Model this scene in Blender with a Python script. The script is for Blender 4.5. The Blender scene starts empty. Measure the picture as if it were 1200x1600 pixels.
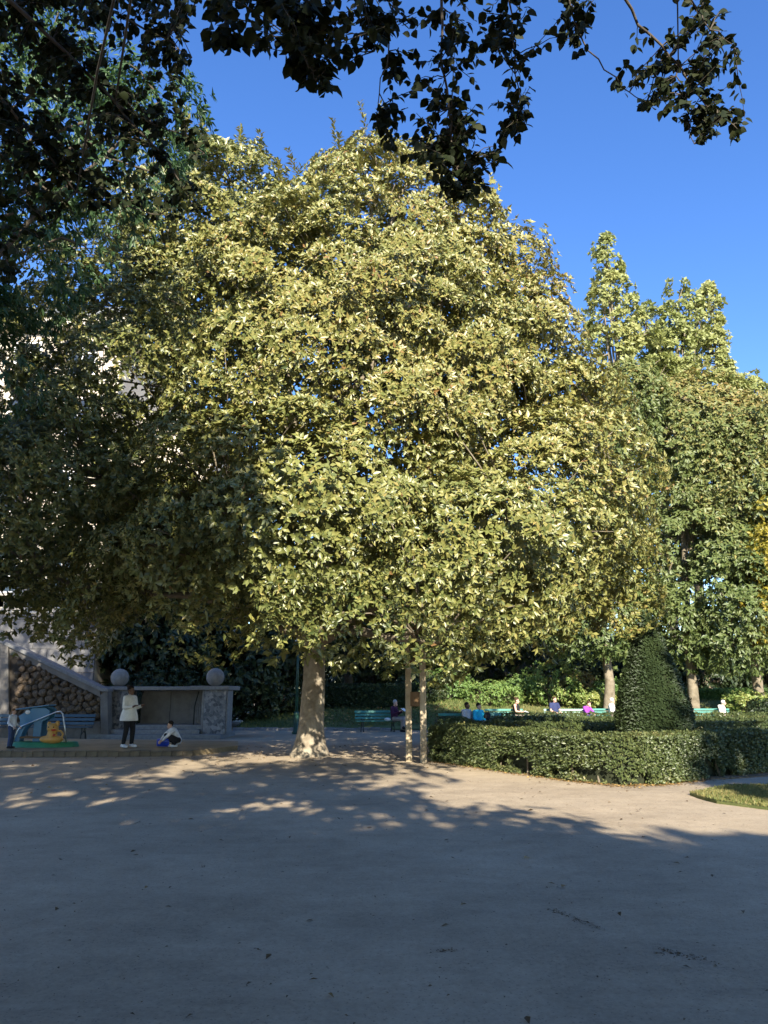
import bpy, bmesh, math, random
import numpy as np
from mathutils import Vector, Matrix

R = math.radians
rng = np.random.default_rng(7)
random.seed(7)
scene = bpy.context.scene
COL = scene.collection

# ------------------------------------------------------------------ camera
PITCH = R(13.27)
EYE = np.array([0.0, 0.0, 1.6])
FPX = 1200.0
cam_d = bpy.data.cameras.new('camera')
cam = bpy.data.objects.new('camera', cam_d)
COL.objects.link(cam)
cam.location = EYE
cam.rotation_euler = (R(90) + PITCH, 0, 0)
cam_d.sensor_fit = 'VERTICAL'
cam_d.sensor_height = 36.0
cam_d.sensor_width = 27.0
cam_d.lens = 27.0
cam_d.clip_start = 0.05
cam_d.clip_end = 2000
scene.camera = cam

# ------------------------------------------------------------------ light
SUN_EL, SUN_AZ = R(28.5), R(7.0)
SUN = Vector((math.sin(SUN_AZ) * math.cos(SUN_EL), -math.cos(SUN_AZ) * math.cos(SUN_EL), math.sin(SUN_EL)))
world = bpy.data.worlds.new('World')
scene.world = world
world.use_nodes = True
wn = world.node_tree.nodes
wl = world.node_tree.links
for n in list(wn):
    wn.remove(n)
w_out = wn.new('ShaderNodeOutputWorld')
w_bg = wn.new('ShaderNodeBackground')
w_sky = wn.new('ShaderNodeTexSky')
w_sky.sky_type = 'NISHITA'
w_sky.sun_disc = False
w_sky.sun_elevation = SUN_EL
w_sky.sun_rotation = math.pi - SUN_AZ
w_sky.altitude = 100
w_sky.air_density = 1.0
w_sky.dust_density = 0.1
w_sky.ozone_density = 3.0
w_bg.inputs['Strength'].default_value = 0.113
w_hs = wn.new('ShaderNodeHueSaturation')
w_hs.inputs['Saturation'].default_value = 1.22
w_hs.inputs['Hue'].default_value = 0.512
wl.new(w_sky.outputs[0], w_hs.inputs['Color'])
wl.new(w_hs.outputs[0], w_bg.inputs[0])
wl.new(w_bg.outputs[0], w_out.inputs[0])
sun_d = bpy.data.lights.new('sun', 'SUN')
sun_d.energy = 4.8
sun_d.angle = R(0.53)
sun_d.color = (1.0, 0.92, 0.77)
sun = bpy.data.objects.new('sun', sun_d)
COL.objects.link(sun)
sun.location = (5, -30, 30)
sun.rotation_euler = (-SUN).to_track_quat('-Z', 'Y').to_euler()

scene.view_settings.view_transform = 'Standard'
scene.view_settings.look = 'None'
scene.view_settings.exposure = 1.5
scene.view_settings.gamma = 1.0
scene.view_settings.use_curve_mapping = False
scene.render.engine = 'CYCLES'
scene.cycles.max_bounces = 6
scene.cycles.diffuse_bounces = 3
scene.cycles.glossy_bounces = 2
scene.cycles.transmission_bounces = 4
scene.cycles.transparent_max_bounces = 4
scene.cycles.use_denoising = True
scene.cycles.sample_clamp_indirect = 4.0

# ------------------------------------------------------------------ helpers
_c, _s = math.cos(PITCH), math.sin(PITCH)


def ray(x, y):
    u = (x - 600.0) / FPX
    v = (800.0 - y) / FPX
    return np.array([u, _c - v * _s, _s + v * _c])


def P(x, y, D):
    """point of the place seen at pixel (x, y), D metres away along the ground"""
    d = ray(x, y)
    return EYE + d * (D / d[1])


def G(x, y, z=0.0):
    d = ray(x, y)
    return EYE + d * ((z - EYE[2]) / d[2])


def nrm(a):
    return a / np.maximum(np.linalg.norm(a, axis=-1, keepdims=True), 1e-9)


def mesh_np(name, verts, faces, smooth=False, attrs=None):
    """faces: (n,3) or (n,4) int array"""
    verts = np.asarray(verts, dtype=np.float32)
    faces = np.asarray(faces, dtype=np.int32)
    me = bpy.data.meshes.new(name)
    n, k = faces.shape
    me.vertices.add(len(verts))
    me.vertices.foreach_set('co', verts.ravel())
    me.loops.add(n * k)
    me.loops.foreach_set('vertex_index', faces.ravel())
    me.polygons.add(n)
    me.polygons.foreach_set('loop_start', np.arange(0, n * k, k, dtype=np.int32))
    me.polygons.foreach_set('loop_total', np.full(n, k, dtype=np.int32))
    if smooth:
        me.polygons.foreach_set('use_smooth', np.ones(n, dtype=bool))
    if attrs:
        for an, av in attrs.items():
            at = me.attributes.new(an, 'FLOAT', 'POINT')
            at.data.foreach_set('value', np.asarray(av, dtype=np.float32))
    me.update(calc_edges=True)
    return me


def link(name, me, mat=None, parent=None, world_coords=False, loc=None, rot=None):
    o = bpy.data.objects.new(name, me)
    COL.objects.link(o)
    if mat is not None and me is not None and not me.materials:
        me.materials.append(mat)
    if parent is not None:
        o.parent = parent
        if world_coords:
            o.matrix_parent_inverse = Matrix.Translation(parent.location).inverted()
    if loc is not None:
        o.location = loc
    if rot is not None:
        o.rotation_euler = rot
    return o


def tag(o, label=None, cat=None, group=None, kind=None):
    if label:
        o['label'] = label
    if cat:
        o['category'] = cat
    if group:
        o['group'] = group
    if kind:
        o['kind'] = kind
    return o


def thing(name, label, cat, loc=(0, 0, 0), rz=0.0, group=None):
    o = bpy.data.objects.new(name, None)
    COL.objects.link(o)
    o.empty_display_size = 0.2
    o.location = loc
    o.rotation_euler = (0, 0, rz)
    return tag(o, label, cat, group)


class MB:
    """collects shapes into one mesh"""

    def __init__(self):
        self.v, self.f = [], []

    def add(self, verts, faces):
        b = len(self.v)
        self.v += [tuple(p) for p in verts]
        self.f += [tuple(i + b for i in f) for f in faces]
        return self

    def box(self, c, s, rz=0.0, rx=0.0, ry=0.0):
        m = Matrix.Translation(c) @ Matrix.Rotation(rz, 4, 'Z') @ Matrix.Rotation(ry, 4, 'Y') @ Matrix.Rotation(rx, 4, 'X')
        h = [a / 2 for a in s]
        vs = [m @ Vector((x * h[0], y * h[1], z * h[2])) for z in (-1, 1) for y in (-1, 1) for x in (-1, 1)]
        return self.add(vs, [(0, 2, 3, 1), (4, 5, 7, 6), (0, 1, 5, 4), (2, 6, 7, 3), (0, 4, 6, 2), (1, 3, 7, 5)])

    def prism(self, poly, y0, y1):
        """polygon in x,z (counter-clockwise seen from -y) extruded along y"""
        n = len(poly)
        vs = [(x, y0, z) for x, z in poly] + [(x, y1, z) for x, z in poly]
        fs = [tuple(range(n)), tuple(range(2 * n - 1, n - 1, -1))]
        fs += [(i, i + n, (i + 1) % n + n, (i + 1) % n) for i in range(n)]
        return self.add(vs, fs)

    def tube(self, pts, rad, k=8, cap=True):
        pts = [Vector(p) for p in pts]
        if not hasattr(rad, '__len__'):
            rad = [rad] * len(pts)
        rings = []
        a = None
        for i, p in enumerate(pts):
            t = (pts[min(i + 1, len(pts) - 1)] - pts[max(i - 1, 0)]).normalized()
            if a is None:
                a = t.orthogonal().normalized()
            else:
                a = (a - t * a.dot(t)).normalized()
            b = t.cross(a)
            rings.append([p + (a * math.cos(2 * math.pi * j / k) + b * math.sin(2 * math.pi * j / k)) * rad[i] for j in range(k)])
        vs = [q for r in rings for q in r]
        fs = []
        for i in range(len(pts) - 1):
            for j in range(k):
                fs.append((i * k + j, i * k + (j + 1) % k, (i + 1) * k + (j + 1) % k, (i + 1) * k + j))
        if cap:
            fs.append(tuple(range(k - 1, -1, -1)))
            fs.append(tuple((len(pts) - 1) * k + j for j in range(k)))
        return self.add(vs, fs)

    def ball(self, c, r, seg=14, rings=9):
        if not hasattr(r, '__len__'):
            r = (r, r, r)
        vs = [(c[0], c[1], c[2] + r[2])]
        for i in range(1, rings):
            t = math.pi * i / rings
            for j in range(seg):
                p = 2 * math.pi * j / seg
                vs.append((c[0] + r[0] * math.sin(t) * math.cos(p), c[1] + r[1] * math.sin(t) * math.sin(p), c[2] + r[2] * math.cos(t)))
        vs.append((c[0], c[1], c[2] - r[2]))
        fs = [(0, 1 + j, 1 + (j + 1) % seg) for j in range(seg)]
        for i in range(rings - 2):
            for j in range(seg):
                a = 1 + i * seg
                fs.append((a + j, a + seg + j, a + seg + (j + 1) % seg, a + (j + 1) % seg))
        a = 1 + (rings - 2) * seg
        fs += [(a + (j + 1) % seg, a + j, len(vs) - 1) for j in range(seg)]
        return self.add(vs, fs)

    def capsule(self, p0, p1, r0, r1, k=10, fy=1.0):
        p0, p1 = Vector(p0), Vector(p1)
        t = p1 - p0
        L = max(t.length, 1e-4)
        t = t / L
        pts, rad = [], []
        for q in (-.92, -.7, -.35):
            pts.append(p0 + t * (q * r0)); rad.append(r0 * math.sqrt(1 - q * q))
        pts += [p0, p1]; rad += [r0, r1]
        for q in (.35, .7, .92):
            pts.append(p1 + t * (q * r1)); rad.append(r1 * math.sqrt(1 - q * q))
        b = len(self.v)
        self.tube(pts, rad, k)
        if fy != 1.0:
            cy = (p0.y + p1.y) / 2
            for i in range(b, len(self.v)):
                v = self.v[i]
                self.v[i] = (v[0], cy + (v[1] - cy) * fy, v[2])
        return self

    def mesh(self, name, smooth=False):
        me = bpy.data.meshes.new(name)
        me.from_pydata(self.v, [], self.f)
        me.update()
        if smooth:
            me.polygons.foreach_set('use_smooth', np.ones(len(me.polygons), dtype=bool))
        return me

    def build(self, name, mat, parent=None, smooth=False, bevel=0.0, world_coords=False, loc=None, rot=None):
        o = link(name, self.mesh(name, smooth), mat, parent, world_coords, loc, rot)
        if bevel:
            m = o.modifiers.new('bevel', 'BEVEL')
            m.width = bevel
            m.segments = 2
            m.limit_method = 'ANGLE'
        return o


# ------------------------------------------------------------------ materials
def mat_new(name):
    m = bpy.data.materials.new(name)
    m.use_nodes = True
    nt = m.node_tree
    for n in list(nt.nodes):
        nt.nodes.remove(n)
    out = nt.nodes.new('ShaderNodeOutputMaterial')
    return m, nt, out


def ramp(nt, stops):
    r = nt.nodes.new('ShaderNodeValToRGB')
    e = r.color_ramp.elements
    while len(e) < len(stops):
        e.new(0.5)
    for i, (p, c) in enumerate(stops):
        e[i].position = p
        e[i].color = (*c, 1)
    return r


def mat_surface(name, c1, c2, scale=4.0, rough=0.8, bump=0.3, bscale=30.0, spec=0.3, metal=0.0, detail=6.0, c3=None):
    m, nt, out = mat_new(name)
    N, L = nt.nodes, nt.links
    tc = N.new('ShaderNodeTexCoord')
    nz = N.new('ShaderNodeTexNoise')
    nz.inputs['Scale'].default_value = scale
    nz.inputs['Detail'].default_value = detail
    nz.inputs['Roughness'].default_value = 0.65
    L.new(tc.outputs['Object'], nz.inputs['Vector'])
    st = [(0.3, c1), (0.7, c2)] if c3 is None else [(0.25, c1), (0.5, c2), (0.75, c3)]
    rp = ramp(nt, st)
    L.new(nz.outputs['Fac'], rp.inputs['Fac'])
    b = N.new('ShaderNodeBsdfPrincipled')
    b.inputs['Roughness'].default_value = rough
    b.inputs['Specular IOR Level'].default_value = spec
    b.inputs['Metallic'].default_value = metal
    L.new(rp.outputs['Color'], b.inputs['Base Color'])
    if bump:
        n2 = N.new('ShaderNodeTexNoise')
        n2.inputs['Scale'].default_value = bscale
        n2.inputs['Detail'].default_value = 8.0
        L.new(tc.outputs['Object'], n2.inputs['Vector'])
        bp = N.new('ShaderNodeBump')
        bp.inputs['Strength'].default_value = bump
        bp.inputs['Distance'].default_value = 0.02
        L.new(n2.outputs['Fac'], bp.inputs['Height'])
        L.new(bp.outputs['Normal'], b.inputs['Normal'])
    L.new(b.outputs['BSDF'], out.inputs['Surface'])
    return m


def mat_leaf(name, stops, rough=0.45, spec=0.4, trans=0.3, tcol=None):
    """leaf colour from the per-leaf tint"""
    m, nt, out = mat_new(name)
    N, L = nt.nodes, nt.links
    at = N.new('ShaderNodeAttribute')
    at.attribute_name = 'tint'
    rp = ramp(nt, stops)
    L.new(at.outputs['Fac'], rp.inputs['Fac'])
    b = N.new('ShaderNodeBsdfPrincipled')
    b.inputs['Roughness'].default_value = rough
    b.inputs['Specular IOR Level'].default_value = spec
    L.new(rp.outputs['Color'], b.inputs['Base Color'])
    t = N.new('ShaderNodeBsdfTranslucent')
    hs = N.new('ShaderNodeHueSaturation')
    hs.inputs['Saturation'].default_value = 1.15
    hs.inputs['Value'].default_value = 1.1
    L.new(rp.outputs['Color'], hs.inputs['Color'])
    L.new(hs.outputs['Color'], t.inputs['Color'])
    mx = N.new('ShaderNodeMixShader')
    mx.inputs[0].default_value = trans
    L.new(b.outputs['BSDF'], mx.inputs[1])
    L.new(t.outputs['BSDF'], mx.inputs[2])
    L.new(mx.outputs[0], out.inputs['Surface'])
    return m


M = {}
M['leaf_main'] = mat_leaf('leaf_main', [(0.0, (0.060, 0.085, 0.024)), (0.4, (0.172, 0.183, 0.050)), (0.7, (0.275, 0.252, 0.076)), (0.92, (0.30, 0.228, 0.074)), (1.0, (0.23, 0.13, 0.045))], rough=0.40, spec=0.55, trans=0.13)
M['leaf_ash'] = mat_leaf('leaf_ash', [(0.0, (0.035, 0.07, 0.03)), (0.6, (0.06, 0.115, 0.04)), (1.0, (0.10, 0.15, 0.045))], trans=0.3)
M['leaf_lime_shaded'] = mat_leaf('leaf_lime_shaded', [(0.0, (0.011, 0.016, 0.006)), (0.6, (0.017, 0.024, 0.008)), (1.0, (0.034, 0.034, 0.011))], rough=0.6, spec=0.12, trans=0.1)  # visible bough leaves, the canopy's shade put into their dark colour
M['leaf_shade'] = mat_leaf('leaf_shade', [(0.0, (0.20, 0.16, 0.05)), (1.0, (0.32, 0.24, 0.075))], rough=0.5, spec=0.3, trans=0.55)  # leaves of unseen crowns, pale and translucent to warm the light below
M['leaf_chestnut'] = mat_leaf('leaf_chestnut', [(0.0, (0.085, 0.125, 0.038)), (0.5, (0.15, 0.18, 0.058)), (0.75, (0.25, 0.22, 0.07)), (0.9, (0.32, 0.22, 0.08)), (1.0, (0.25, 0.14, 0.055))], trans=0.25)
M['leaf_poplar'] = mat_leaf('leaf_poplar', [(0.0, (0.17, 0.21, 0.07)), (0.6, (0.28, 0.30, 0.105)), (1.0, (0.38, 0.36, 0.14))], trans=0.3)
M['leaf_yellow'] = mat_leaf('leaf_yellow', [(0.0, (0.16, 0.17, 0.03)), (0.6, (0.34, 0.28, 0.04)), (1.0, (0.42, 0.27, 0.05))], trans=0.35)
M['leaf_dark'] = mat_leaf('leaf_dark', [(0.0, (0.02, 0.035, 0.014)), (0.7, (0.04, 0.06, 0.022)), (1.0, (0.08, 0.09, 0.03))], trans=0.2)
M['leaf_yew'] = mat_leaf('leaf_yew', [(0.0, (0.028, 0.045, 0.018)), (0.7, (0.045, 0.068, 0.024)), (1.0, (0.07, 0.09, 0.03))], rough=0.5, trans=0.12)
M['leaf_hedge'] = mat_leaf('leaf_hedge', [(0.0, (0.045, 0.065, 0.024)), (0.5, (0.085, 0.11, 0.036)), (0.85, (0.15, 0.16, 0.055)), (1.0, (0.27, 0.22, 0.09))], rough=0.4, spec=0.45, trans=0.18)
M['leaf_bright'] = mat_leaf('leaf_bright', [(0.0, (0.08, 0.15, 0.04)), (0.6, (0.17, 0.26, 0.07)), (1.0, (0.32, 0.33, 0.10))], trans=0.3)
M['grass'] = mat_leaf('grass', [(0.0, (0.06, 0.095, 0.025)), (0.6, (0.12, 0.155, 0.045)), (1.0, (0.30, 0.25, 0.10))], trans=0.25, spec=0.2)
M['litter'] = mat_leaf('litter', [(0.0, (0.05, 0.035, 0.02)), (0.5, (0.13, 0.08, 0.035)), (0.9, (0.30, 0.19, 0.07)), (1.0, (0.42, 0.28, 0.10))], trans=0.1, spec=0.2)
M['bark_main'] = mat_surface('bark_main', (0.09, 0.07, 0.048), (0.24, 0.20, 0.145), 3.2, 0.85, 1.0, 16, c3=(0.40, 0.355, 0.27))
M['bark_dark'] = mat_surface('bark_dark', (0.05, 0.04, 0.03), (0.11, 0.09, 0.065), 6, 0.9, 0.7, 25)
M['bark_mid'] = mat_surface('bark_mid', (0.11, 0.09, 0.06), (0.26, 0.22, 0.16), 3.5, 0.9, 0.7, 20)
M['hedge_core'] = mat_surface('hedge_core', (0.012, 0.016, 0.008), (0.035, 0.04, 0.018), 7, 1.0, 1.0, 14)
M['stone_gray'] = mat_surface('stone_gray', (0.15, 0.15, 0.152), (0.24, 0.24, 0.238), 9, 0.85, 0.25, 60)
M['stone_ball'] = mat_surface('stone_ball', (0.16, 0.158, 0.152), (0.28, 0.278, 0.27), 5, 0.85, 0.3, 50)
M['granite'] = mat_surface('granite', (0.115, 0.112, 0.112), (0.165, 0.16, 0.158), 3, 0.8, 0.15, 90, c3=(0.21, 0.205, 0.20))
M['rubble'] = mat_surface('rubble', (0.055, 0.038, 0.025), (0.11, 0.08, 0.053), 3.5, 0.9, 0.5, 25, c3=(0.18, 0.135, 0.095))
M['mortar_dark'] = mat_surface('mortar_dark', (0.03, 0.025, 0.02), (0.06, 0.05, 0.04), 8, 1.0, 0.5, 30)
M['concrete'] = mat_surface('concrete', (0.12, 0.11, 0.10), (0.19, 0.178, 0.162), 3, 0.9, 0.3, 40)
M['cream'] = mat_surface('cream', (0.44, 0.38, 0.30), (0.55, 0.49, 0.40), 1.2, 0.9, 0.2, 20)
M['cream_trim'] = mat_surface('cream_trim', (0.50, 0.45, 0.37), (0.60, 0.55, 0.46), 2, 0.85, 0.2, 20)
M['beige_wall'] = mat_surface('beige_wall', (0.10, 0.075, 0.05), (0.145, 0.115, 0.08), 1.2, 0.9, 0.2, 20)
M['roof'] = mat_surface('roof', (0.10, 0.11, 0.12), (0.16, 0.17, 0.18), 3, 0.6, 0.2, 20)
M['white_paint'] = mat_surface('white_paint', (0.68, 0.67, 0.64), (0.78, 0.77, 0.74), 4, 0.5, 0.05, 20)
M['glass'] = mat_surface('glass', (0.02, 0.025, 0.03), (0.04, 0.045, 0.05), 0.7, 0.06, 0.0, 1, spec=0.8)
M['bench_green'] = mat_surface('bench_green', (0.022, 0.10, 0.085), (0.04, 0.145, 0.12), 9, 0.45, 0.15, 30, spec=0.45)
M['bench_teal'] = mat_surface('bench_teal', (0.03, 0.16, 0.125), (0.05, 0.21, 0.165), 9, 0.4, 0.15, 30, spec=0.45)
M['bench_blue'] = mat_surface('bench_blue', (0.02, 0.05, 0.075), (0.035, 0.075, 0.10), 9, 0.5, 0.15, 30, spec=0.4)
M['iron'] = mat_surface('iron', (0.018, 0.022, 0.02), (0.035, 0.04, 0.036), 12, 0.5, 0.15, 40, spec=0.4)
M['lamp_green'] = mat_surface('lamp_green', (0.015, 0.055, 0.04), (0.025, 0.08, 0.058), 12, 0.45, 0.1, 40, spec=0.4)
M['steel'] = mat_surface('steel', (0.45, 0.46, 0.47), (0.60, 0.60, 0.60), 12, 0.32, 0.05, 40, metal=0.9)
M['wood_post'] = mat_surface('wood_post', (0.24, 0.19, 0.12), (0.38, 0.31, 0.21), 5, 0.75, 0.4, 25, c3=(0.46, 0.39, 0.27))
M['wood_board'] = mat_surface('wood_board', (0.12, 0.07, 0.035), (0.20, 0.12, 0.06), 5, 0.7, 0.3, 25)
M['kerb'] = mat_surface('kerb', (0.11, 0.085, 0.055), (0.19, 0.15, 0.10), 6, 0.9, 0.5, 30)
M['play_blue'] = mat_surface('play_blue', (0.035, 0.13, 0.23), (0.05, 0.18, 0.30), 4, 0.4, 0.05, 20, spec=0.5)
M['play_lightblue'] = mat_surface('play_lightblue', (0.16, 0.40, 0.52), (0.22, 0.48, 0.60), 4, 0.35, 0.05, 20, spec=0.5)
M['play_green'] = mat_surface('play_green', (0.03, 0.16, 0.07), (0.045, 0.22, 0.10), 5, 0.45, 0.05, 20, spec=0.4)
M['play_orange'] = mat_surface('play_orange', (0.48, 0.24, 0.05), (0.56, 0.30, 0.07), 6, 0.45, 0.05, 20, spec=0.4)
M['play_red'] = mat_surface('play_red', (0.42, 0.03, 0.02), (0.52, 0.05, 0.03), 6, 0.45, 0.05, 20, spec=0.4)
M['blue_plastic'] = mat_surface('blue_plastic', (0.01, 0.04, 0.36), (0.02, 0.06, 0.45), 5, 0.35, 0.05, 20, spec=0.5)
M['skin_light'] = mat_surface('skin_light', (0.50, 0.30, 0.22), (0.58, 0.37, 0.28), 8, 0.55, 0.05, 40)
M['skin_dark'] = mat_surface('skin_dark', (0.12, 0.065, 0.04), (0.17, 0.095, 0.06), 8, 0.5, 0.05, 40)
M['eye_dark'] = mat_surface('eye_dark', (0.01, 0.01, 0.01), (0.02, 0.02, 0.02), 8, 0.3, 0, 40)


def cloth(name, c):
    if name not in M:
        M[name] = mat_surface(name, tuple(a * 0.85 for a in c), tuple(min(1, a * 1.12) for a in c), 9, 0.85, 0.35, 18, spec=0.15)
    return M[name]


# mosaic facing of the piers: irregular dark and pale chips
m, nt, out = mat_new('mosaic')
N, L = nt.nodes, nt.links
tc = N.new('ShaderNodeTexCoord')
vo = N.new('ShaderNodeTexVoronoi'); vo.inputs['Scale'].default_value = 9.0
ve = N.new('ShaderNodeTexVoronoi'); ve.feature = 'DISTANCE_TO_EDGE'; ve.inputs['Scale'].default_value = 9.0
L.new(tc.outputs['Object'], vo.inputs['Vector']); L.new(tc.outputs['Object'], ve.inputs['Vector'])
sp = N.new('ShaderNodeSeparateColor'); L.new(vo.outputs['Color'], sp.inputs[0])
rp = ramp(nt, [(0.0, (0.06, 0.07, 0.085)), (0.5, (0.12, 0.13, 0.15)), (1.0, (0.26, 0.26, 0.27))])
L.new(sp.outputs[0], rp.inputs['Fac'])
mr = N.new('ShaderNodeMapRange'); mr.inputs['From Max'].default_value = 0.06
L.new(ve.outputs['Distance'], mr.inputs['Value'])
mx = N.new('ShaderNodeMix'); mx.data_type = 'RGBA'
mx.inputs[6].default_value = (0.20, 0.20, 0.20, 1)
L.new(mr.outputs[0], mx.inputs[0]); L.new(rp.outputs['Color'], mx.inputs[7])
b = N.new('ShaderNodeBsdfPrincipled'); b.inputs['Roughness'].default_value = 0.7
L.new(mx.outputs[2], b.inputs['Base Color'])
bp = N.new('ShaderNodeBump'); bp.inputs['Strength'].default_value = 0.6; bp.inputs['Distance'].default_value = 0.02
L.new(mr.outputs[0], bp.inputs['Height']); L.new(bp.outputs['Normal'], b.inputs['Normal'])
L.new(b.outputs['BSDF'], out.inputs['Surface'])
M['mosaic'] = m


def mat_ground(name, cols, speck, s1=0.35):
    m, nt, out = mat_new(name)
    N, L = nt.nodes, nt.links
    tc = N.new('ShaderNodeTexCoord')
    n1 = N.new('ShaderNodeTexNoise'); n1.inputs['Scale'].default_value = s1; n1.inputs['Detail'].default_value = 8; n1.inputs['Roughness'].default_value = 0.62
    n2 = N.new('ShaderNodeTexNoise'); n2.inputs['Scale'].default_value = 24.0; n2.inputs['Detail'].default_value = 10; n2.inputs['Roughness'].default_value = 0.85
    n3 = N.new('ShaderNodeTexNoise'); n3.inputs['Scale'].default_value = 3.2; n3.inputs['Detail'].default_value = 6; n3.inputs['Roughness'].default_value = 0.7
    for n in (n1, n2, n3):
        L.new(tc.outputs['Object'], n.inputs['Vector'])
    a1 = N.new('ShaderNodeMath'); a1.operation = 'MULTIPLY_ADD'; a1.inputs[1].default_value = 0.95
    L.new(n2.outputs['Fac'], a1.inputs[0]); L.new(n1.outputs['Fac'], a1.inputs[2])
    mp = N.new('ShaderNodeMapping'); mp.inputs['Scale'].default_value = (0.9, 3.2, 1.0); mp.inputs['Rotation'].default_value = (0, 0, 0.5)
    L.new(tc.outputs['Object'], mp.inputs['Vector'])
    n4 = N.new('ShaderNodeTexNoise'); n4.inputs['Scale'].default_value = 1.3; n4.inputs['Detail'].default_value = 7; n4.inputs['Distortion'].default_value = 1.2
    L.new(mp.outputs[0], n4.inputs['Vector'])
    a0 = N.new('ShaderNodeMath'); a0.operation = 'MULTIPLY_ADD'; a0.inputs[1].default_value = 0.22
    L.new(n4.outputs['Fac'], a0.inputs[0]); L.new(a1.outputs[0], a0.inputs[2])
    a2 = N.new('ShaderNodeMath'); a2.operation = 'MULTIPLY_ADD'; a2.inputs[1].default_value = 0.45
    L.new(n3.outputs['Fac'], a2.inputs[0]); L.new(a0.outputs[0], a2.inputs[2])
    mr = N.new('ShaderNodeMapRange'); mr.inputs['From Min'].default_value = 0.98; mr.inputs['From Max'].default_value = 1.64
    L.new(a2.outputs[0], mr.inputs['Value'])
    rp = ramp(nt, [(0.0, cols[0]), (0.5, cols[1]), (1.0, cols[2])])
    L.new(mr.outputs[0], rp.inputs['Fac'])
    # grit
    v = N.new('ShaderNodeTexVoronoi'); v.inputs['Scale'].default_value = 61.0
    L.new(tc.outputs['Object'], v.inputs['Vector'])
    sc_ = N.new('ShaderNodeSeparateColor'); L.new(v.outputs['Color'], sc_.inputs[0])
    gt = N.new('ShaderNodeMath'); gt.operation = 'GREATER_THAN'; gt.inputs[1].default_value = 0.86
    L.new(sc_.outputs[1], gt.inputs[0])
    lt = N.new('ShaderNodeMath'); lt.operation = 'LESS_THAN'; lt.inputs[1].default_value = 0.38
    L.new(v.outputs['Distance'], lt.inputs[0])
    mu = N.new('ShaderNodeMath'); mu.operation = 'MULTIPLY'
    L.new(gt.outputs[0], mu.inputs[0]); L.new(lt.outputs[0], mu.inputs[1])
    mu2 = N.new('ShaderNodeMath'); mu2.operation = 'MULTIPLY'; mu2.inputs[1].default_value = speck
    L.new(mu.outputs[0], mu2.inputs[0])
    mx = N.new('ShaderNodeMix'); mx.data_type = 'RGBA'
    mx.inputs[7].default_value = (0.09, 0.075, 0.06, 1)
    L.new(mu2.outputs[0], mx.inputs[0]); L.new(rp.outputs['Color'], mx.inputs[6])
    b = N.new('ShaderNodeBsdfPrincipled'); b.inputs['Roughness'].default_value = 0.95
    b.inputs['Specular IOR Level'].default_value = 0.15
    L.new(mx.outputs[2], b.inputs['Base Color'])
    b1 = N.new('ShaderNodeBump'); b1.inputs['Strength'].default_value = 0.55; b1.inputs['Distance'].default_value = 0.03
    L.new(n3.outputs['Fac'], b1.inputs['Height'])
    b2 = N.new('ShaderNodeBump'); b2.inputs['Strength'].default_value = 0.8; b2.inputs['Distance'].default_value = 0.02
    L.new(n2.outputs['Fac'], b2.inputs['Height']); L.new(b1.outputs['Normal'], b2.inputs['Normal'])
    L.new(b2.outputs['Normal'], b.inputs['Normal'])
    L.new(b.outputs['BSDF'], out.inputs['Surface'])
    return m


M['ground'] = mat_ground('ground', [(0.22, 0.173, 0.12), (0.375, 0.299, 0.207), (0.50, 0.405, 0.287)], 0.4)
M['sand'] = mat_ground('sand', [(0.20, 0.15, 0.085), (0.28, 0.215, 0.125), (0.36, 0.28, 0.17)], 0.3, 0.8)
M['lawn_soil'] = mat_ground('lawn_soil', [(0.06, 0.075, 0.025), (0.11, 0.13, 0.045), (0.24, 0.21, 0.085)], 0.4, 0.5)
M['bed_soil'] = mat_ground('bed_soil', [(0.12, 0.08, 0.045), (0.19, 0.13, 0.075), (0.30, 0.21, 0.12)], 0.4, 0.8)


# ------------------------------------------------------------------ foliage
def sines(p, f, seed):
    """smooth pseudo noise in -1..1"""
    r = np.random.default_rng(seed)
    o = np.zeros(len(p))
    for i in range(6):
        k = r.normal(size=3) * f * (1 + 0.35 * i)
        o += np.sin(p @ k + r.uniform(0, 6.28)) / (1 + 0.3 * i)
    return o / 3.0


LANCE4 = (np.array([[0, 0, 0], [.42, -.5, .10], [.5, 0, -.02], [.42, .5, .10], [1, 0, -.10]]), np.array([[0, 2, 1], [0, 3, 2], [1, 2, 4], [2, 3, 4]]))
LANCE2 = (np.array([[0, 0, 0], [.45, -.5, .08], [.45, .5, .08], [1, 0, -.06]]), np.array([[0, 3, 1], [0, 2, 3]]))
OVATE = (np.array([[0, 0, 0], [.12, -.34, .05], [.38, -.5, .09], [.70, -.33, .06], [1.0, 0, -.08], [.70, .33, .06], [.38, .5, .09], [.12, .34, .05], [.4, 0, -.02], [.72, 0, -.03]]),
         np.array([[0, 8, 1], [1, 8, 2], [2, 8, 9], [2, 9, 3], [3, 9, 4], [4, 9, 5], [5, 9, 6], [6, 9, 8], [6, 8, 7], [7, 8, 0]]))


def leaves(pos, axis, normal, L, W, tint, tpl):
    T, F = tpl
    axis = nrm(axis)
    normal = nrm(normal - axis * np.sum(normal * axis, axis=1, keepdims=True))
    side = np.cross(normal, axis)
    n, k = len(pos), len(T)
    v = (pos[:, None, :] + axis[:, None, :] * (T[None, :, 0, None] * L[:, None, None])
         + side[:, None, :] * (T[None, :, 1, None] * W[:, None, None])
         + normal[:, None, :] * (T[None, :, 2, None] * L[:, None, None]))
    f = F[None] + (np.arange(n) * k)[:, None, None]
    return v.reshape(-1, 3), f.reshape(-1, 3), np.repeat(tint, k)


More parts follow.
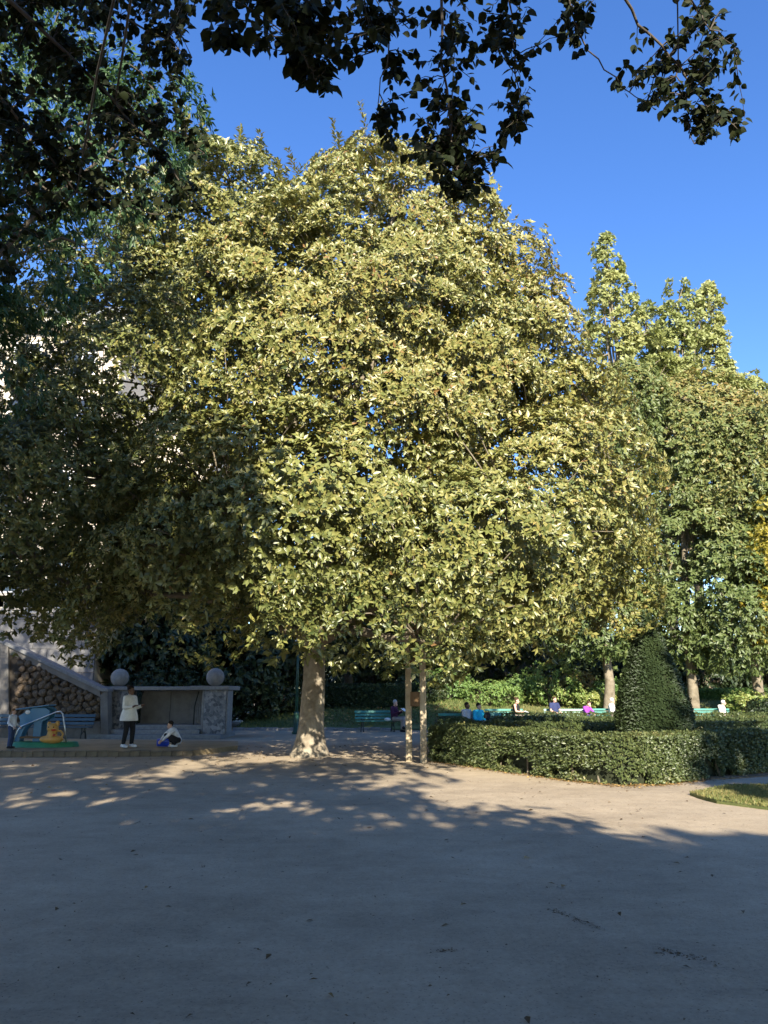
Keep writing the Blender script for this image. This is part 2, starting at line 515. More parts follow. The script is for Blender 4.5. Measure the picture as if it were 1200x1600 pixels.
class Foliage:
    def __init__(self):
        self.V, self.F, self.T, self.n = [], [], [], 0

    def add(self, v, f, t):
        self.V.append(v); self.F.append(f + self.n); self.T.append(t); self.n += len(v)

    def rosettes(self, pos, d, k, L, W, tint, tpl=LANCE2, spread=0.85, fwd=0.5, droop=0.25, lvar=0.25, tvar=0.12):
        n = len(pos)
        d = nrm(d)
        ref = np.where(np.abs(d[:, 2:3]) < 0.9, np.array([[0, 0, 1.0]]), np.array([[1.0, 0, 0]]))
        e1 = nrm(np.cross(d, ref)); e2 = np.cross(d, e1)
        ph0 = rng.uniform(0, 6.28, n)
        for j in range(k):
            ph = ph0 + 6.283 * j / k + rng.normal(0, 0.35, n)
            sp = spread * rng.uniform(0.6, 1.25, n)
            ax = d * fwd + (np.cos(ph) * sp)[:, None] * e1 + (np.sin(ph) * sp)[:, None] * e2
            ax[:, 2] -= droop * rng.uniform(0.4, 1.6, n)
            nm = d + rng.normal(0, 0.25, (n, 3))
            l = L * (1 + rng.normal(0, lvar, n).clip(-.6, .6))
            self.add(*leaves(pos + rng.normal(0, L * 0.12, (n, 3)), ax, nm, l, l * W / L, (tint + rng.normal(0, tvar, n)).clip(0, 1), tpl))

    def scatter(self, pos, nm, L, W, tint, tpl=LANCE2, droop=0.3, lvar=0.25, tvar=0.12, nj=0.6):
        n = len(pos)
        ax = rng.normal(size=(n, 3)); ax[:, 2] -= droop * 2
        l = L * (1 + rng.normal(0, lvar, n).clip(-.6, .6))
        self.add(*leaves(pos, ax, nrm(nm) + rng.normal(0, nj, (n, 3)), l, l * W / L, (tint + rng.normal(0, tvar, n)).clip(0, 1), tpl))

    def build(self, name, mat, parent=None, world_coords=True):
        me = mesh_np(name, np.concatenate(self.V), np.concatenate(self.F), False, {'tint': np.concatenate(self.T)})
        return link(name, me, mat, parent, world_coords)


def lobe_clusters(lobes, n, shell=(0.8, 1.02), reject=0.74, front=0.0, low=-0.75):
    """cluster centres near the outer surface of a union of ellipsoids; lobes: (centre, radii)"""
    C = np.array([l[0] for l in lobes]); Rr = np.array([l[1] for l in lobes])
    w = (Rr[:, 0] * Rr[:, 2] + Rr[:, 0] * Rr[:, 1] + Rr[:, 1] * Rr[:, 2]); w = w / w.sum()
    P_, N_ = [], []
    tot = 0
    while tot < n:
        m = n * 3
        li = rng.choice(len(lobes), m, p=w)
        u = nrm(rng.normal(size=(m, 3)))
        r = rng.uniform(shell[0], shell[1], m)
        p = C[li] + u * Rr[li] * r[:, None]
        q = (p[:, None, :] - C[None]) / Rr[None]
        dd = np.linalg.norm(q, axis=2)
        dd[np.arange(m), li] = 9
        ok = (dd.min(axis=1) > reject) & (u[:, 2] > low)
        ok &= (u[:, 1] < 0.25) | (rng.uniform(size=m) > front)
        nn = nrm(u / Rr[li])
        P_.append(p[ok]); N_.append(nn[ok]); tot += ok.sum()
    return np.concatenate(P_)[:n], np.concatenate(N_)[:n]


def cluster_points(cp, cn, k, a, b, up=0.45):
    """k points on the outer face of each flattened cluster"""
    n = len(cp)
    d = nrm(cn + np.array([0, 0, up]) + rng.normal(0, 0.25, (n, 3)))
    ref = np.where(np.abs(d[:, 2:3]) < 0.9, np.array([[0, 0, 1.0]]), np.array([[1.0, 0, 0]]))
    e1 = nrm(np.cross(d, ref)); e2 = np.cross(d, e1)
    sz = rng.uniform(0.65, 1.3, n)
    v = nrm(rng.normal(size=(n, k, 3)))
    v[:, :, 2] = np.where(v[:, :, 2] < -0.35, -v[:, :, 2], v[:, :, 2])
    rr = rng.uniform(0.55, 1.0, (n, k)) ** 0.6
    loc = v * rr[:, :, None]
    A = (a * sz)[:, None, None]; B = (b * sz)[:, None, None]
    pos = cp[:, None, :] + e1[:, None, :] * loc[:, :, 0:1] * A + e2[:, None, :] * loc[:, :, 1:2] * A + d[:, None, :] * loc[:, :, 2:3] * B
    dr = (e1[:, None, :] * v[:, :, 0:1] * 0.7 + e2[:, None, :] * v[:, :, 1:2] * 0.7 + d[:, None, :] * (v[:, :, 2:3] * 0.6 + 0.25)) + cn[:, None, :] * 0.55
    return pos.reshape(-1, 3), nrm(dr.reshape(-1, 3))


def bez(p0, p1, sag, n=6, jit=0.0):
    p0, p1 = np.asarray(p0, float), np.asarray(p1, float)
    mid = (p0 + p1) / 2 + np.array(sag)
    t = np.linspace(0, 1, n)[:, None]
    q = (1 - t) ** 2 * p0 + 2 * t * (1 - t) * mid + t * t * p1
    if jit:
        q[1:-1] += rng.normal(0, jit, (n - 2, 3))
    return q


def trunk_mesh(base, pts, rads, k=18, flare=0.0, lumps=0.06, seed=1):
    """trunk with root flare and bumps; pts relative world points"""
    r_ = np.random.default_rng(seed)
    ph = r_.uniform(0, 6.28, 4)
    pts = np.asarray(pts, float)
    # resample
    t = np.linspace(0, len(pts) - 1, (len(pts) - 1) * 5 + 1)
    q = np.stack([np.interp(t, np.arange(len(pts)), pts[:, i]) for i in range(3)], 1)
    rr = np.interp(t, np.arange(len(pts)), rads)
    V, F = [], []
    for i in range(len(q)):
        z = q[i, 2] - base[2]
        for j in range(k):
            a = 2 * math.pi * j / k
            r = rr[i] * (1 + lumps * (math.sin(2 * a + ph[0] + z) + math.sin(3 * a + ph[1] - 0.7 * z) + .6 * math.sin(5 * a + ph[2] + 1.7 * z)))
            if flare:
                r += flare * math.exp(-max(z, 0) / 0.30) * (0.7 + 0.5 * max(0, math.sin(2.5 * a + ph[3])))
            V.append((q[i, 0] + r * math.cos(a), q[i, 1] + r * math.sin(a), q[i, 2]))
    for i in range(len(q) - 1):
        for j in range(k):
            F.append((i * k + j, i * k + (j + 1) % k, (i + 1) * k + (j + 1) % k, (i + 1) * k + j))
    return mesh_np('trunk', V, np.array(F), True)


def make_tree(name, label, base, lobes, mat, bark, trunk_r, n_cl, per, k, L, W, cl_a, cl_b, tint=0.5, tnoise=0.25, tf=0.5,
              inner=0.0, front=0.4, group=None, droop=0.25, tpl=LANCE2, top_frac=0.75, shell=(0.8, 1.02), reject=0.74, low=-0.75,
              seed=1, tint_fn=None, up=0.45, spread=0.85, flare=0.12, limbs=True, tvar=0.12, gapf=0.0, disp=0.0, df=.9):
    base = np.asarray(base, float)
    t = thing(name, label, 'tree', base, group=group)
    top = max(l[0][2] + 0.4 * l[1][2] for l in lobes)
    cx = np.mean([l[0] for l in lobes], axis=0)
    H = (top - base[2]) * top_frac
    pts = [base + np.array([0, 0, -0.1])]
    for f in (.15, .35, .6, .8, 1.0):
        pts.append(base + np.array([(cx[0] - base[0]) * f * 0.6 + rng.normal(0, .08), (cx[1] - base[1]) * f * 0.6 + rng.normal(0, .08), H * f]))
    rads = [trunk_r * 1.05, trunk_r * .9, trunk_r * .8, trunk_r * .6, trunk_r * .42, trunk_r * .22]
    link('trunk', trunk_mesh(base, pts, rads, 16, flare, 0.05, seed), bark, t, True)
    cp, cn = lobe_clusters(lobes, n_cl, shell, reject, front, low)
    if disp:
        cp = cp + cn * (disp * sines(cp, df, seed + 3))[:, None]
    if gapf:
        keep = sines(cp, 0.9, seed + 5) > gapf
        cp, cn = cp[keep], cn[keep]
    if limbs:
        mb = MB()
        tp = np.asarray(pts)
        nl = min(14, max(5, n_cl // 20))
        ends = []
        for i in range(nl):
            l = lobes[i % len(lobes)]
            u = nrm(rng.normal(size=3)); u[2] = abs(u[2]) * .6
            e = np.asarray(l[0]) + u * np.asarray(l[1]) * 0.55
            f = rng.uniform(.35, .9)
            zz = base[2] + H * f
            s = np.array([np.interp(zz, tp[:, 2], tp[:, 0]), np.interp(zz, tp[:, 2], tp[:, 1]), zz])
            q = bez(s, e, (0, 0, 0.12 * np.linalg.norm(e - s)), 6, 0.06)
            r0 = trunk_r * rng.uniform(.22, .38)
            mb.tube(q, list(np.linspace(r0, r0 * .35, 6)), 7)
            ends.append(q)
        allp = np.concatenate(ends)
        sel = rng.choice(len(cp), min(len(cp), 160), replace=False)
        for i in sel:
            j = np.argmin(np.linalg.norm(allp - cp[i], axis=1))
            q = bez(allp[j], cp[i], (0, 0, 0.15), 4, 0.04)
            mb.tube(q, [.045 * trunk_r / .3, .032 * trunk_r / .3, .022 * trunk_r / .3, .01], 5)
        mb.build('branches', bark, t, True, world_coords=True)
    fo = Foliage()
    pos, dr = cluster_points(cp, cn, per, cl_a, cl_b, up)
    tn = tint + tnoise * sines(pos, tf, seed)
    if tint_fn is not None:
        tn = tn + tint_fn(pos)
    fo.rosettes(pos, dr, k, L, W, tn.clip(0, 1), tpl, droop=droop, spread=spread, tvar=tvar)
    if inner:
        ip, inn = lobe_clusters(lobes, int(n_cl * inner), (0.45, 0.78), 0.0, 0.0, -0.9)
        pos, dr = cluster_points(ip, inn, max(8, per // 2), cl_a * 1.1, cl_b * 1.3, up)
        fo.rosettes(pos, dr, k, L * 1.25, W * 1.25, (tint + tnoise * sines(pos, tf, seed) + (tint_fn(pos) if tint_fn is not None else 0)).clip(0, 1), LANCE2, droop=droop)
    o = fo.build('crown', mat, t)
    o['kind'] = 'stuff'
    return t


def lobe(x, y, D, rx, ry, rz):
    return (P(x, y, D), np.array([rx, ry, rz]))


# ================================================================== THE SETTING
# ground: one sheet to the horizon, gently uneven where it is near
def grid_sheet(name, xs, ys, zf, mat):
    X, Y = np.meshgrid(xs, ys)
    Z = zf(X, Y)
    V = np.stack([X, Y, Z], -1).reshape(-1, 3)
    nx, ny = len(xs), len(ys)
    i = (np.arange(ny - 1)[:, None] * nx + np.arange(nx - 1)[None]).ravel()
    F = np.stack([i, i + 1, i + 1 + nx, i + nx], 1)
    return link(name, mesh_np(name, V, F, True), mat)


def uneven(X, Y):
    p = np.stack([X.ravel(), Y.ravel(), 0 * X.ravel()], 1)
    z = 0.012 * sines(p, 1.1, 3) + 0.006 * sines(p, 3.5, 4)
    fade = np.clip((12 - np.abs(p[:, 0])) / 3, 0, 1) * np.clip((17.5 - p[:, 1]) / 3, 0, 1) * np.clip((p[:, 1] + 4) / 3, 0, 1)
    return (z * fade).reshape(X.shape)


xs = np.concatenate([[-600, -200, -80, -40, -20], np.linspace(-14, 14, 150), [20, 40, 80, 200, 600]])
ys = np.concatenate([[-600, -200, -60, -20, -10], np.linspace(-5, 19, 140), [24, 32, 45, 70, 120, 250, 900]])
tag(grid_sheet('ground', xs, ys, uneven, M['ground']), kind='structure')


def flat_poly(name, pts, z, mat, thick=0.0):
    mb = MB()
    n = len(pts)
    mb.add([(p[0], p[1], z) for p in pts], [tuple(range(n))])
    if thick:
        mb.add([(p[0], p[1], z) for p in pts] + [(p[0], p[1], z - thick) for p in pts],
               [(i, i + n, (i + 1) % n + n, (i + 1) % n) for i in range(n)])
    return tag(mb.build(name, mat), kind='structure')


# sand of the play area, level with the top of its kerb
kx = np.linspace(-13.5, -5.0, 33)
kerb_line = np.array([[x, 20.6 + 0.028 * (x + 11) + 0.010 * (x + 11) ** 2] for x in kx])
SAND_Z = 0.15
sand_pts = [tuple(p) for p in kerb_line] + [(-4.2, 23.0), (-4.6, 25.2), (-13.5, 27.2)]
flat_poly('sand_pit', sand_pts, SAND_Z - 0.02, M['sand'], 0.2)

# the lawn behind the benches: one sheet that rises gently towards the shrubs
def lawn_z(X, Y):
    f = np.clip((np.asarray(X) - 3) / 4, 0, 1)
    ys0 = 35.3 + 3.9 * f * f * (3 - 2 * f)
    return .05 + np.clip((np.asarray(Y) - ys0) / 9.0, -1.5, 1) * 1.1
tag(grid_sheet('lawn', np.linspace(-6.6, 36, 60), np.concatenate([np.linspace(35.2, 50, 40), [56, 64]]), lawn_z, M['lawn_soil']), kind='structure')
lawn_left = [(-6.6, 35.4), (5.0, 36.6), (5.0, 50), (-6.6, 50)]
lawn_right = [(3.0, 37.5), (34, 39.4), (34, 51), (3.0, 51)]
a0, a1, a2, a3 = G(1078, 1243), G(1215, 1268), G(1330, 1262), G(1330, 1230)
a4 = G(1140, 1231)
lawn_near = [(p[0], p[1]) for p in (a0, G(1120, 1256), a1, a2, a3, a4)]
flat_poly('lawn_near', lawn_near, 0.04, M['lawn_soil'], 0.06)
bed = [(1.6, 19.6), (3.4, 15.6), (4.6, 15.0), (7, 15.6), (12, 18.5), (24, 24), (24, 35), (3, 32), (1.6, 24)]
flat_poly('planting_bed', bed, 0.02, M['bed_soil'], 0.04)


def in_poly(pts, poly):
    x, y = pts[:, 0], pts[:, 1]
    c = np.zeros(len(pts), bool)
    n = len(poly)
    for i in range(n):
        x1, y1 = poly[i][:2]; x2, y2 = poly[(i + 1) % n][:2]
        cond = ((y1 > y) != (y2 > y)) & (x < (x2 - x1) * (y - y1) / (y2 - y1 + 1e-12) + x1)
        c ^= cond
    return c


def grass(name, label, poly, z, n, h, tint, ymax=99):
    poly = np.array([p[:2] for p in poly])
    lo, hi = poly.min(0), poly.max(0)
    hi[1] = min(hi[1], ymax)
    p = rng.uniform(lo, hi, (n * 3, 2))
    p = p[in_poly(p, poly)][:n]
    pos = np.c_[p, (np.full(len(p), z) if z is not None else lawn_z(p[:, 0], p[:, 1]) - .005)]
    pos = pos[pos[:, 2] > 0]; p = pos[:, :2]
    ax = np.c_[rng.normal(0, .35, (len(p), 2)), np.ones(len(p))]
    nm = np.c_[rng.normal(0, 1, (len(p), 2)), np.full(len(p), .3)]
    L = h * rng.uniform(.5, 1.3, len(p))
    fo = Foliage()
    fo.add(*leaves(pos, ax, nm, L, L * 0.16 + .004, (tint + 0.25 * sines(pos, .8, 9) + rng.normal(0, .15, len(p))).clip(0, 1), LANCE2))
    o = fo.build(name, M['grass'])
    return tag(o, label, 'grass', kind='stuff')


grass('grass_near', 'worn patch of short grass at the right edge of the gravel', lawn_near, 0.035, 16000, 0.05, 0.8)
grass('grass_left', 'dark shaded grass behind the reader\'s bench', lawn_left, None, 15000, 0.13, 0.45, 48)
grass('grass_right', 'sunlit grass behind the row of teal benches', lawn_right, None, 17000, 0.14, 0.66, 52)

# ------------------------------------------------------------------ play-area kerb, one block at a time
kerb = thing('sand_pit_kerb', 'low weathered kerb of blocks edging the sand pit', 'kerb', (kerb_line[16][0], kerb_line[16][1], 0))
kb_meshes = []
for i in range(4):
    mb = MB().box((0, 0, 0), (0.262, 0.17, 0.24 + 0.01 * i))
    me = mb.mesh('block'); me.materials.append(M['kerb']); kb_meshes.append(me)
for i in range(len(kerb_line) - 1):
    a, b_ = kerb_line[i], kerb_line[i + 1]
    c_ = (a + b_) / 2
    o = link('block', kb_meshes[i % 4], None, kerb)
    o.location = (c_[0] - kerb.location.x, c_[1] - 0.09 - kerb.location.y, 0.055 - 0.0016 * i + rng.normal(0, .006))
    o.rotation_euler = (rng.normal(0, .02), rng.normal(0, .02), math.atan2(b_[1] - a[1], b_[0] - a[0]) + rng.normal(0, .02))
    bv = o.modifiers.new('bevel', 'BEVEL'); bv.width = 0.012; bv.segments = 1

# ------------------------------------------------------------------ stair wall with rubble panel
DW = 28.6
def W(x, y, D=DW):
    p = P(x, y, D)
    return p[0], p[2]

sw = thing('stair_wall', 'grey stair wall with rubble stone panel under sloping coping', 'wall', (P(85, 1150, DW)[0], DW, 0))
def wall_poly(name, pix, y0, y1, mat, parent, bevel=0.0, D=DW):
    poly = [W(x, y, D) for x, y in pix]
    poly = [(x, max(z, -0.02)) if z < 0.25 and y_ > 1140 else (x, z) for (x, z), (_, y_) in zip(poly, pix)]
    return MB().prism(poly, y0, y1).build(name, mat, parent, bevel=bevel, world_coords=True)

wall_poly('wall_body', [(-60, 1165), (165, 1165), (165, 1081), (158, 1078), (-60, 973)], DW + 0.06, DW + 0.5, M['concrete'], sw)
wall_poly('rubble_backing', [(15, 1127), (157, 1127), (157, 1090), (15, 1022)], DW + 0.03, DW + 0.10, M['mortar_dark'], sw)
wall_poly('plinth', [(15, 1168), (157, 1168), (157, 1128), (15, 1128)], DW - 0.03, DW + 0.06, M['concrete'], sw, 0.01)
wall_poly('end_pier', [(157.3, 1168), (169, 1168), (169, 1079), (157.3, 1086)], DW - 0.06, DW + 0.4, M['concrete'], sw, 0.01)
wall_poly('pillar', [(2, 1168), (14.6, 1168), (14.6, 1010), (2, 1004)], DW - 0.10, DW + 0.30, M['concrete'], sw, 0.015)
wall_poly('coping', [(-62, 967), (161, 1075), (170, 1076), (170, 1080.5), (160, 1080.5), (-62, 974)], DW - 0.12, DW + 0.6, M['stone_gray'], sw, 0.02)
wall_poly('sloping_band', [(15, 1009), (157, 1078.5), (157, 1089), (15, 1021)], DW - 0.015, DW + 0.055, M['concrete'], sw, 0.008)

# the rubble stones, each one its own piece
def stone_mesh(seed, mat, name='stone'):
    bm = bmesh.new()
    bmesh.ops.create_icosphere(bm, subdivisions=2, radius=1.0)
    r_ = np.random.default_rng(seed)
    ks = r_.normal(size=(5, 3)) * 1.6
    ph = r_.uniform(0, 6.28, 5)
    planes = [(nrm(r_.normal(size=3)), r_.uniform(.62, .85)) for _ in range(9)]
    for v in bm.verts:
        c0 = np.array(v.co)
        s = 1 + 0.12 * sum(math.sin(float(c0 @ ks[i]) + ph[i]) for i in range(5)) / 1.6
        c1 = c0 * s
        for pn, pd in planes:
            e_ = float(c1 @ pn) - pd
            if e_ > 0:
                c1 = c1 - pn * e_ * .92
        v.co = c1
    me = bpy.data.meshes.new(name)
    bm.to_mesh(me); bm.free()
    me.materials.append(mat)
    return me

st_meshes = [stone_mesh(40 + i, M['rubble']) for i in range(8)]
poly = [W(15.5, 1127), W(156.5, 1127), W(156.5, 1091), W(15.5, 1023)]
n_st = 0
placed = []
xa, xb = poly[0][0], poly[1][0]
za = poly[0][1]
tries = np.random.default_rng(12)
def inside_rub(x, z, m):
    f = (x - xa) / (xb - xa)
    ztop = poly[3][1] + (poly[2][1] - poly[3][1]) * f
    return xa + m < x < xb - m and za + m * .8 < z < ztop - m * .9
for size in (0.15, 0.128, 0.105, 0.085, 0.065):
    for _ in range(2600):
        if n_st >= 295: break
        s = size * tries.uniform(.9, 1.1)
        x = tries.uniform(xa, xb); z = tries.uniform(za, poly[3][1])
        if not inside_rub(x, z, s * .9): continue
        if placed and min((math.hypot(x - q[0], (z - q[1]) * 1.12) - (s + q[2]) * .86) for q in placed) < 0: continue
        placed.append((x, z, s)); n_st += 1
        o = link('stone', st_meshes[n_st % 8], None, sw)
        o.location = (x - sw.location.x, tries.uniform(-.02, .03), z)
        o.rotation_euler = (tries.uniform(-.2, .2), tries.uniform(-.6, .6), tries.uniform(-.3, .3))
        o.scale = (s * 1.16, s * tries.uniform(.8, 1.1), s * tries.uniform(.92, 1.08))

# ------------------------------------------------------------------ portal with steps, piers and coping
DP = 29.4
pt = thing('stair_portal', 'low grey stone portal with mosaic piers, steps and handrails', 'portal', (P(262, 1150, DP)[0], DP, 0))
def pbox(name, x0, x1, z0, z1, y0, y1, mat, bevel=0.01, D=DP, parent=pt):
    X0, X1 = P(x0, 1100, D)[0], P(x1, 1100, D)[0]
    mb = MB().box(((X0 + X1) / 2, (y0 + y1) / 2, (z0 + z1) / 2), (X1 - X0, y1 - y0, z1 - z0))
    return mb.build(name, mat, parent, bevel=bevel, world_coords=True)
pbox('step', 156, 355, -0.05, 0.16, DP - 1.0, DP + 1.8, M['stone_gray'], 0.015)
pbox('step', 170, 319, 0.16, 0.32, DP - 0.62, DP + 1.8, M['stone_gray'], 0.015)
pbox('step', 200, 318.5, 0.32, 0.47, DP - 0.25, DP + 1.8, M['stone_gray'], 0.015)
pbox('pier', 172, 205, 0.16, 1.70, DP - 0.2, DP + 0.6, M['mosaic'])
pbox('pier', 323, 357, 0.161, 1.70, DP - 0.45, DP + 0.6, M['mosaic'])
pbox('pier_edge', 319.6, 322.6, 0.162, 1.70, DP - 0.43, DP + 0.5, M['stone_gray'])
pbox('pier_edge', 357.4, 359.4, 0.162, 1.70, DP - 0.43, DP + 0.5, M['stone_gray'])
pbox('panel', 205.4, 252.6, 0.45, 1.70, DP + 1.2, DP + 1.5, M['granite'], 0.012)
pbox('panel', 253, 286.6, 0.45, 1.70, DP + 1.2, DP + 1.5, M['granite'], 0.012)
pbox('panel', 287, 319, 0.45, 1.70, DP + 1.0, DP + 1.5, M['granite'], 0.012)
pbox('coping', 162, 300, 1.705, 1.84, DP - 0.32, DP + 1.62, M['stone_gray'], 0.02)
pbox('coping', 300.3, 362, 1.708, 1.86, DP - 0.55, DP + 1.62, M['stone_gray'], 0.02)
def rail(xp, D, z0):
    X = P(xp, 1100, D)[0]
    return MB().tube([(X, D, z0), (X, D, 1.1), (X + .02, D + .1, 1.3), (X + .05, D + .35, 1.66)], 0.025, 7).build('handrail', M['iron'], pt, True, world_coords=True)
rail(216, DP - .1, .3); rail(304, DP - .1, .3)
for xp in (207, 210.5, 309, 312, 315):
    X = P(xp, 1100, DP + .3)[0]
    MB().tube([(X, DP + .4, .47), (X, DP + .4, 1.70)], 0.02, 6).build('baluster', M['stone_gray'], pt, True, world_coords=True)
for xp, yp, D, lab, zt in ((187, 1064, DP + .2, 'round stone ball half hidden by leaves on the left portal pier', 1.84), (336.5, 1059, DP + .1, 'round pale stone ball on the right portal pier', 1.86)):
    c = P(xp, yp, D)
    mb = MB().ball((0, 0, 0.335), 0.335, 28, 18)
    ob = mb.build('stone_ball', M['stone_ball'], None, True, loc=(c[0], D, zt - 0.012))
    tag(ob, lab, 'stone ball', 'stone balls on the portal')

# ------------------------------------------------------------------ building on the left
DB = 33.5
XR = P(150, 1000, DB)[0]
bd = thing('stone_building', 'tall cream building with grey slab base behind the stair wall', 'building', (XR - 7, DB, 0))
def bb(name, x0, x1, z0, z1, y0, y1, mat, bevel=0.0, parent=bd):
    return MB().box(((x0 + x1) / 2, (y0 + y1) / 2, (z0 + z1) / 2), (x1 - x0, y1 - y0, z1 - z0)).build(name, mat, parent, bevel=bevel, world_coords=True)
XL = XR - 16
bb('wall', XL, XR - 0.02, 0, 18.6, DB + 0.12, DB + 14, M['cream'])
bb('roof', XL - .4, XR + 0.4, 18.9, 19.3, DB - 0.5, DB + 14.4, M['roof'])
bb('cornice', XL - .3, XR + 0.3, 18.35, 18.9, DB - 0.4, DB + 14.2, M['cream_trim'], 0.06)
for z in (4.95, 8.6, 12.1, 15.5):
    bb('string_course', XL, XR + 0.06, z, z + 0.3, DB - 0.06, DB + 0.12, M['cream_trim'], 0.03)
slab_m = {}
zrow = [P(100, y, DB)[2] for y in (1190, 1051, 1014, 968, 930)]
zrow[0] = 0
rowz = [0.0, zrow[1], zrow[2], zrow[3], zrow[4], 4.94]
for r_i in range(len(rowz) - 1):
    off = 0.5 if r_i % 2 == 0 else 0.0
    x = XR
    j = 0
    while x > XR - 6.5:
        w_ = 1.04 if not (j == 0 and r_i % 2) else 1.04
        if r_i == 1 and j == 0: w_ = 1.03
        if r_i % 2 == 0 and j == 0: w_ = 0.62
        z0, z1 = rowz[r_i], rowz[r_i + 1]
        bb('slab', x - w_ + 0.012, x - 0.001, z0 + 0.006, z1 - 0.008, DB, DB + 0.119, M['granite'], 0.006)
        x -= w_; j += 1
for zi, z in enumerate((5.9, 9.4, 12.9, 16.1)):
    for j in range(4):
        x = XR - 1.75 - 2.6 * j
        h = 2.0 if zi < 3 else 1.6
        w = MB().box((0, 0.10, h / 2), (1.2, 0.05, h)).build('window', M['glass'], bd, loc=(x - bd.location.x, -0.02, z))
        fr = MB()
        for sx in (-.62, 0, .62):
            fr.box((sx, 0.04, h / 2), (.09, .12, h + .1))
        for sz in (0, h * .36, h * .68, h):
            fr.box((0, 0.035, sz), (1.25, .10, .07))
        fr.build('frame', M['white_paint'], w)
        MB().box((0, -.06, -.12), (1.6, .3, .1)).build('sill', M['cream_trim'], w)
# set-back wing with the white gridded window
DV = 37.5
wg = thing('set_back_wing', 'cream wing with tall white gridded window beyond the slab corner', 'building', (XR + 3, DV, 0))
XW = P(146, 1000, DV)[0]
bb('wall', XW - 2, XW + 5.2, 0, 15.0, DV + 0.1, DV + 9, M['cream'], parent=wg)
bb('cornice', XW - 2.2, XW + 5.4, 15.0, 15.4, DV - .2, DV + 9.2, M['cream_trim'], 0.04, parent=wg)
for k_, (xo, z) in enumerate(((1.0, 1.75), (1.0, 4.9), (1.0, 8.4), (3.6, 1.75), (3.6, 4.9), (3.6, 8.4))):
    h = 2.7
    w = MB().box((0, 0.09, h / 2), (1.7, 0.05, h)).build('window', M['glass'], wg, loc=(XW + xo - wg.location.x, 0, z))
    fr = MB()
    for sx in (-.87, -.45, 0, .45, .87):
        fr.box((sx, 0.03, h / 2), (.07, .12, h + .1))
    for sz in (0, h * .27, h * .5, h * .75, h):
        fr.box((0, 0.025, sz), (1.78, .10, .06))
    fr.build('frame', M['white_paint'], w)
    rl = MB()
    for sx in np.linspace(-.9, .9, 12):
        rl.box((sx, -.30, .3), (.025, .025, .62))
    for sz in (0.02, .6):
        rl.box((0, -.30, sz), (1.85, .035, .04))
    rl.box((0, -.12, -.06), (2.0, .45, .1))
    rl.build('railing', M['white_paint'], w)

# low pavilion at the back on the right
DQ = 62.0
pv = thing('beige_pavilion', 'low beige pavilion in deep shade under the trees', 'building', (15, DQ, 0))
bb('wall', 3, 42, 0, 5.4, DQ + .1, DQ + 7, M['beige_wall'], parent=pv)
bb('cornice', 2.8, 42.2, 5.4, 5.75, DQ - .25, DQ + 7.2, M['beige_wall'], .05, parent=pv)
bb('roof', 2.6, 42.4, 5.75, 6.0, DQ - .4, DQ + 7.4, M['roof'], parent=pv)
bb('string_course', 3, 42, 4.1, 4.3, DQ - .05, DQ + .1, M['beige_wall'], .02, parent=pv)
for k_ in range(9):
    x = 6.0 + 3.9 * k_
    w = MB().box((0, 0.09, 1.0), (1.3, 0.05, 2.0)).build('window', M['glass'], pv, loc=(x - 15, 0, 1.3))
    fr = MB()
    for sx in (-.67, 0, .67):
        fr.box((sx, 0.03, 1.0), (.1, .12, 2.1))
    for sz in (0, .7, 1.35, 2.0):
        fr.box((0, .025, sz), (1.36, .1, .08))
    fr.build('frame', M['white_paint'], w)
# ================================================================== THE BIG TREE
TB = G(483, 1181)
big_lobes = [
    lobe(515, 650, 21.5, 6.2, 6.0, 6.5),
    lobe(595, 435, 22.0, 3.6, 3.8, 3.8),
    lobe(360, 440, 21.5, 3.3, 3.5, 4.0),
    lobe(690, 495, 21.5, 2.6, 3.2, 3.7),
    lobe(825, 815, 20.5, 3.1, 4.0, 3.5),
    lobe(725, 650, 21.0, 2.5, 3.6, 3.2),
    lobe(40, 925, 19.5, 2.3, 2.5, 1.5),
    lobe(220, 620, 20.5, 4.0, 4.0, 4.4),
    lobe(110, 800, 20.0, 3.8, 4.0, 3.6),
    lobe(480, 820, 17.6, 4.2, 3.2, 2.7),
    lobe(730, 880, 17.8, 3.6, 3.2, 2.4),
    lobe(850, 875, 19.5, 2.4, 3.0, 1.8),
    lobe(300, 900, 18.6, 2.6, 2.8, 1.5),
    lobe(600, 950, 17.4, 2.4, 2.0, 1.3),
    lobe(662, 1010, 16.9, 1.2, 1.1, .75),
    lobe(585, 285, 22, .9, 1.0, 1.3), lobe(655, 300, 22, .9, 1.0, 1.3), lobe(355, 290, 21.5, .9, 1, 1.2), lobe(735, 335, 21.5, .8, 1, 1.3), lobe(800, 430, 21.5, .8, 1, 1.3), lobe(815, 560, 21.0, 1.6, 2.2, 1.9), lobe(880, 640, 21.0, 1.3, 2, 1.6), lobe(245, 370, 21.0, .9, 1, 1.2),
    lobe(470, 985, 17.6, 1.0, 1.0, .8),
]
big = thing('broadleaf_tree', 'huge round olive-leaved tree filling the middle of the picture', 'tree', TB)
pts = [TB + np.array([0, 0, -.12]), TB + np.array([.02, 0, .7]), TB + np.array([.08, 0, 2.0]), TB + np.array([.12, .05, 4.0]), TB + np.array([.4, .1, 7.0]), TB + np.array([.9, .2, 11.0]), TB + np.array([1.3, .3, 15.0])]
link('trunk', trunk_mesh(TB, pts, [.37, .31, .285, .30, .25, .16, .07], 28, .26, .045, 3), M['bark_main'], big, True)
cp, cn = lobe_clusters(big_lobes, 5200, (0.84, 1.0), 0.78, 0.5, -0.8)
cp = cp + cn * (0.85 * sines(cp, 1.05, 24) - .2)[:, None]
keep = (cp[:, 2] > 2.15 + 0.4 * sines(cp, .8, 21)) & (sines(cp, 1.25, 25) > -.33)
cp, cn = cp[keep], cn[keep]
sel = []
